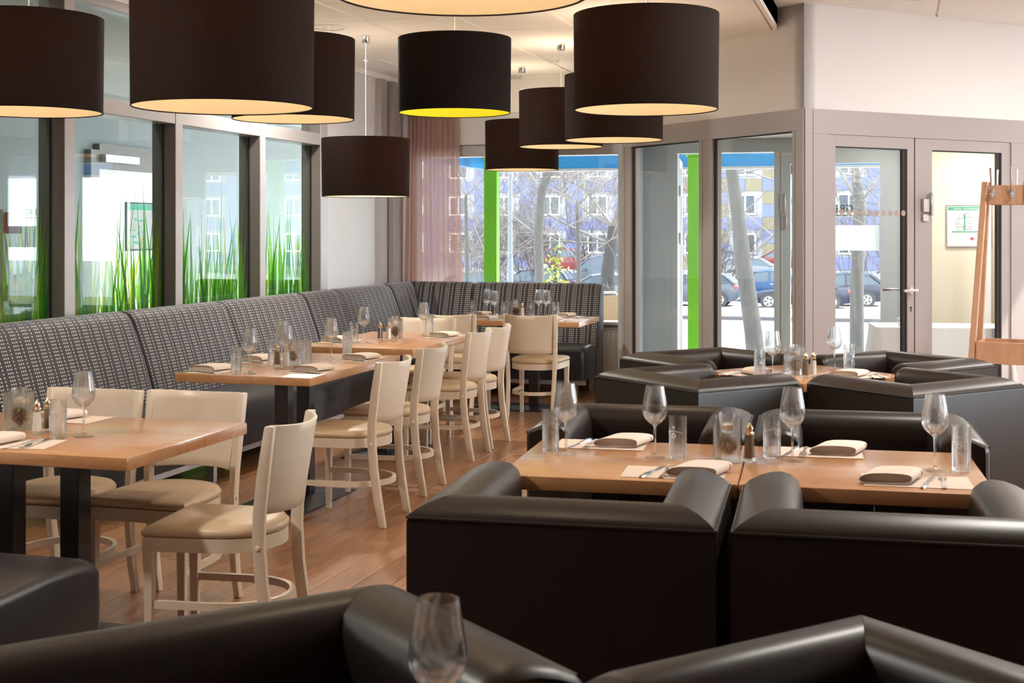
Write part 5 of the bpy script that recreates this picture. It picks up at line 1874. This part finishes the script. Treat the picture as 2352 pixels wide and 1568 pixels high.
# ------------------------------------------------------------------ parked cars
def car(label, px, d, col, facing=1, L=4.2, H=1.46, style='hatch', gz=GZ, tailgate=False, name='parked_car', yaw=0):
    c_ = at(px, 600, d)
    t = thing(name, label, 'car', (c_.x, c_.y, gz), (0 if facing > 0 else PI) + yaw, 'parked cars')
    paint = pbr('paint_%d' % len(MATS), col, 0.3, 0.0, var=0.02, coat=0.15, spec=0.3)
    k = H / 1.46
    rear = {'hatch': -0.47, 'estate': -0.485, 'sedan': -0.36, 'van': -0.49}[style]
    low = [(0.5, 0.40, 0.58, 0.60), (0.485, 0.24, 0.70, 0.74), (0.40, 0.20, 0.80, 0.83), (0.24, 0.19, 0.90, 0.87), (0.10, 0.19, 0.93, 0.88), (-0.2, 0.19, 0.96, 0.88),
           (-0.40, 0.21, 0.99, 0.86), (-0.475, 0.26, 0.97, 0.80), (-0.5, 0.40, 0.86, 0.70)]
    b = MB()
    rr = []
    for x_, zb, zt, w_ in low:
        zt *= k
        zm = zb + (zt - zb) * 0.55
        rr.append([(x_ * L, -w_ * 0.92, zb), (x_ * L, -w_, zm), (x_ * L, -w_ * 0.93, zt - 0.02), (x_ * L, -w_ * 0.8, zt), (x_ * L, w_ * 0.8, zt), (x_ * L, w_ * 0.93, zt - 0.02), (x_ * L, w_, zm), (x_ * L, w_ * 0.92, zb)])
    b.rings(rr)
    part('body', b, paint, t, 35)
    if style == 'sedan':
        cab = [(0.24, 0.90, 0.0), (0.06, 1.38, 1), (-0.06, 1.45, 1), (-0.18, 1.40, 1), (-0.36, 1.0, 0)]
    elif style == 'van':
        cab = [(0.33, 0.92, 0.0), (0.18, 1.36, 1), (0.05, 1.46, 1), (-0.44, 1.45, 1), (-0.488, 1.0, 0)]
    elif style == 'estate':
        cab = [(0.23, 0.90, 0.0), (0.05, 1.38, 1), (-0.08, 1.46, 1), (-0.40, 1.42, 1), (-0.482, 1.0, 0)]
    else:
        cab = [(0.26, 0.90, 0.0), (0.06, 1.38, 1), (-0.07, 1.46, 1), (-0.34, 1.38, 1), (-0.465, 1.0, 0)]

    def cab_ring(f_, shrink):
        rr = []
        for x_, zt, top in cab:
            zt *= k
            zb = 0.90 * k
            wb, wt = 0.80 - shrink, (0.62 if top else 0.72) - shrink
            rr.append([(x_ * L, -wb, zb), (x_ * L, -wt, zt - 0.012 * 0), (x_ * L, wt, zt), (x_ * L, wb, zb)])
        return rr

    b = MB()
    b.rings(cab_ring(1, 0))
    part('glazing', b, M_CARGL, t, 25)
    # roof skin and pillars over the glazing
    b = MB()
    tops = [c for c in cab if c[2]]
    rr = []
    for x_, zt, _ in tops:
        zt *= k
        rr.append([(x_ * L, -0.66, zt - 0.05), (x_ * L, -0.60, zt + 0.022), (x_ * L, 0.60, zt + 0.022), (x_ * L, 0.66, zt - 0.05), (x_ * L, 0.55, zt - 0.03), (x_ * L, -0.55, zt - 0.03)])
    b.rings(rr)
    rf = part('roof', b, paint, t, 30)
    for sy in (-1, 1):
        b = MB()
        f0, f1, r0, r1 = cab[0], cab[1], cab[-2], cab[-1]
        b.tube([(f0[0] * L, sy * 0.755, f0[1] * k), (f1[0] * L, sy * 0.64, f1[1] * k)], 0.035, 6)
        b.tube([(r1[0] * L, sy * 0.765, r1[1] * k - 0.02), (r0[0] * L, sy * 0.64, r0[1] * k)], 0.075, 6)
        xm = -0.09 * L
        b.tube([(xm, sy * 0.80, 0.92 * k), (xm + 0.03, sy * 0.655, 1.40 * k)], 0.032, 6)
        part('pillars', b, paint, rf, 40)
        part('mirror', MB().box(0.205 * L, 0.205 * L + 0.1, sy * 0.94 - 0.07, sy * 0.94 + 0.07, 0.93 * k, 1.04 * k), paint, t, None, 0.03, 2)
        part('door_handle', MB().box(-0.13 * L, -0.13 * L + 0.14, sy * 0.862 - 0.01, sy * 0.862 + 0.01, 0.80 * k, 0.83 * k), M_RIM, t)
        for xw in (0.315, -0.305):
            M = Matrix.Translation((xw * L, sy * 0.80, 0.31))
            w_ = part('wheel', MB().tube([(0, -0.11, 0), (0, 0.11, 0)], 0.31, 22), M_TYRE, t, 40)
            w_.location = (xw * L, sy * 0.785, 0.31)
            b = MB()
            b.tube([(0, sy * 0.1105, 0), (0, sy * 0.118, 0)], 0.21, 20)
            part('rim', b, M_RIM, w_, 40)
            b = MB()
            for q in range(5):
                Mq = Matrix.Rotation(q * 2 * PI / 5, 4, 'Y')
                b.add([tuple(Mq @ Vector(p_)) for p_ in ((0.06, sy * 0.12, -0.035), (0.19, sy * 0.12, -0.05), (0.19, sy * 0.12, 0.05), (0.06, sy * 0.12, 0.035))], [(0, 1, 2, 3)])
            part('spoke_gap', b, M_TYRE, w_)
            part('wheel_arch', MB().tube([(xw * L, sy * 0.80, 0.33), (xw * L, sy * 0.884, 0.33)], 0.37, 22), M_GASKET, t, 40)
        part('tail_lamp', MB().box(-0.496 * L, -0.455 * L, sy * 0.68 - 0.13, sy * 0.68 + 0.13, 0.78 * k, 0.93 * k), M_TAIL, t, None, 0.03, 2)
        part('head_lamp', MB().box(0.45 * L, 0.487 * L, sy * 0.62 - 0.14, sy * 0.62 + 0.14, 0.60 * k, 0.72 * k), M_HEAD, t, None, 0.03, 2)
    if tailgate:
        b = MB()
        b.rings([[(-0.40 * L, y_, 1.42 * k), (-0.40 * L, y_, 1.48 * k), (-0.60 * L, y_, 1.86 * k), (-0.61 * L, y_, 1.80 * k)] for y_ in (-0.62, 0.62)])
        part('open_tailgate', b, paint, t)
    return t


DKB, SIL, WHT, BLU, RED, GRY = (0.006, 0.010, 0.026), (0.055, 0.065, 0.082), (0.105, 0.11, 0.12), (0.007, 0.035, 0.09), (0.085, 0.008, 0.010), (0.016, 0.018, 0.021)
car('dark hatchback at the far left behind the green column', 1065, 60, GRY, -1, 4.1, 1.5, 'hatch')
car('dark blue estate car behind the leaning trunk', 1215, 64, DKB, -1, 4.3, 1.55, 'estate')
car('pale silver van behind the white hatchback in the end window', 1395, 68, SIL, -1, 4.6, 2.15, 'van', name='parked_van')
car('white hatchback with red tail lamp at the right of the end window', 1378, 59, WHT, -1, 4.1, 1.5, 'hatch')
car('red car far behind the leafy shrub', 1305, 84, RED, 1, 4.3, 1.55, 'hatch', gz=GZ + 0.75)
car('light grey hatchback with red tail lamp left of the knobbly trunk', 1592, 60, SIL, -1, 4.2, 1.5, 'hatch')
car('bright blue car behind the knobbly trunk', 1752, 64, BLU, -1, 4.4, 1.5, 'sedan')
car('dark blue car nosing out from behind the porch post', 1842, 58, DKB, -1, 4.3, 1.3, 'sedan')
car('dark grey car in the rear row behind the knobbly trunk', 1672, 82, GRY, 1, 4.4, 1.7, 'estate', gz=GZ + 0.5)
car('white car in the rear row right of the knobbly trunk', 1735, 78, WHT, 1, 4.2, 1.45, 'hatch', gz=GZ + 0.4)
car('red car in the rear row beside the porch frame', 1790, 88, RED, -1, 4.3, 1.5, 'hatch', gz=GZ + 0.7)
car('dark blue hatchback with raised tailgate behind the porch door glass', 1925, 60, DKB, -1, 4.2, 1.48, 'hatch', tailgate=True)

# ------------------------------------------------------------------ apartment building across the street
bd = thing('apartment_building', 'long blue panelled apartment block across the street with white windows', 'building', (-44, 96, GZ))
WID, ST = 90.0, 2.8
part('wall', MB().box(0, WID, 0, 10, 0, 9 * ST), M_WPANEL, bd)
PWD = 3.6
rn = random.Random(12)
pmesh = {}
for nm, m_ in (('blue', M_BLUE), ('straw', M_YEL), ('sage', M_OLIVE), ('white', M_WPANEL)):
    pmesh[nm] = MB().box(0.02, PWD / 3 - 0.02, -0.06, -0.001, 0.02, ST / 3 - 0.02).mesh('panel', m_, None)
fm = MB()
for (a, b_, c_, d_) in ((0.0, 1.5, 0, 0.09), (0, 1.5, 1.36, 1.45), (0, 0.09, 0.09, 1.36), (1.41, 1.5, 0.09, 1.36), (0.70, 0.79, 0.09, 1.36)):
    fm.box(a, b_, -0.14, -0.062, c_, d_)
fmesh = fm.mesh('window', M_WHITE)
gmesh = MB().box(0.091, 1.409, -0.10, -0.064, 0.091, 1.359).mesh('pane', M_CARGL)
cnt = 0
far = MB()
for c_ in range(25):
    for s_ in range(5):
        x0, z0 = c_ * PWD, s_ * ST + 0.6
        wcol = c_ in (10,)
        for i_ in range(3):
            for j_ in range(3):
                col = 'blue'
                if c_ in (8, 9) and (i_ + j_ + c_ + s_) % 2 == 0:
                    col = 'straw'
                if wcol:
                    col = 'white'
                if s_ == 2 and c_ in (4, 5) and j_ == 2:
                    col = 'sage'
                if i_ in (0, 1) and j_ in (1, 2) and not wcol:
                    continue
                if cnt < 290 and 2 <= c_ <= 15 and s_ < 3:
                    obj('panel', pmesh[col], bd, (x0 + i_ * PWD / 3, 0, z0 + j_ * ST / 3))
                    cnt += 1
                elif col == 'blue':
                    far.box(x0 + i_ * PWD / 3 + .02, x0 + (i_ + 1) * PWD / 3 - .02, -0.06, -0.001, z0 + j_ * ST / 3 + .02, z0 + (j_ + 1) * ST / 3 - .02)
        if not wcol:
            w_ = obj('window', fmesh, bd, (x0 + 0.45, 0, z0 + 1.12))
            obj('pane', gmesh, w_)
tag(part('panel_field', far, M_BLUE, bd), 'farther blue facade panels', None, None, 'stuff')
part('roof_edge', MB().box(-0.3, WID + 0.3, -0.4, 10.3, 9 * ST, 9 * ST + 0.4), M_WPANEL, bd)
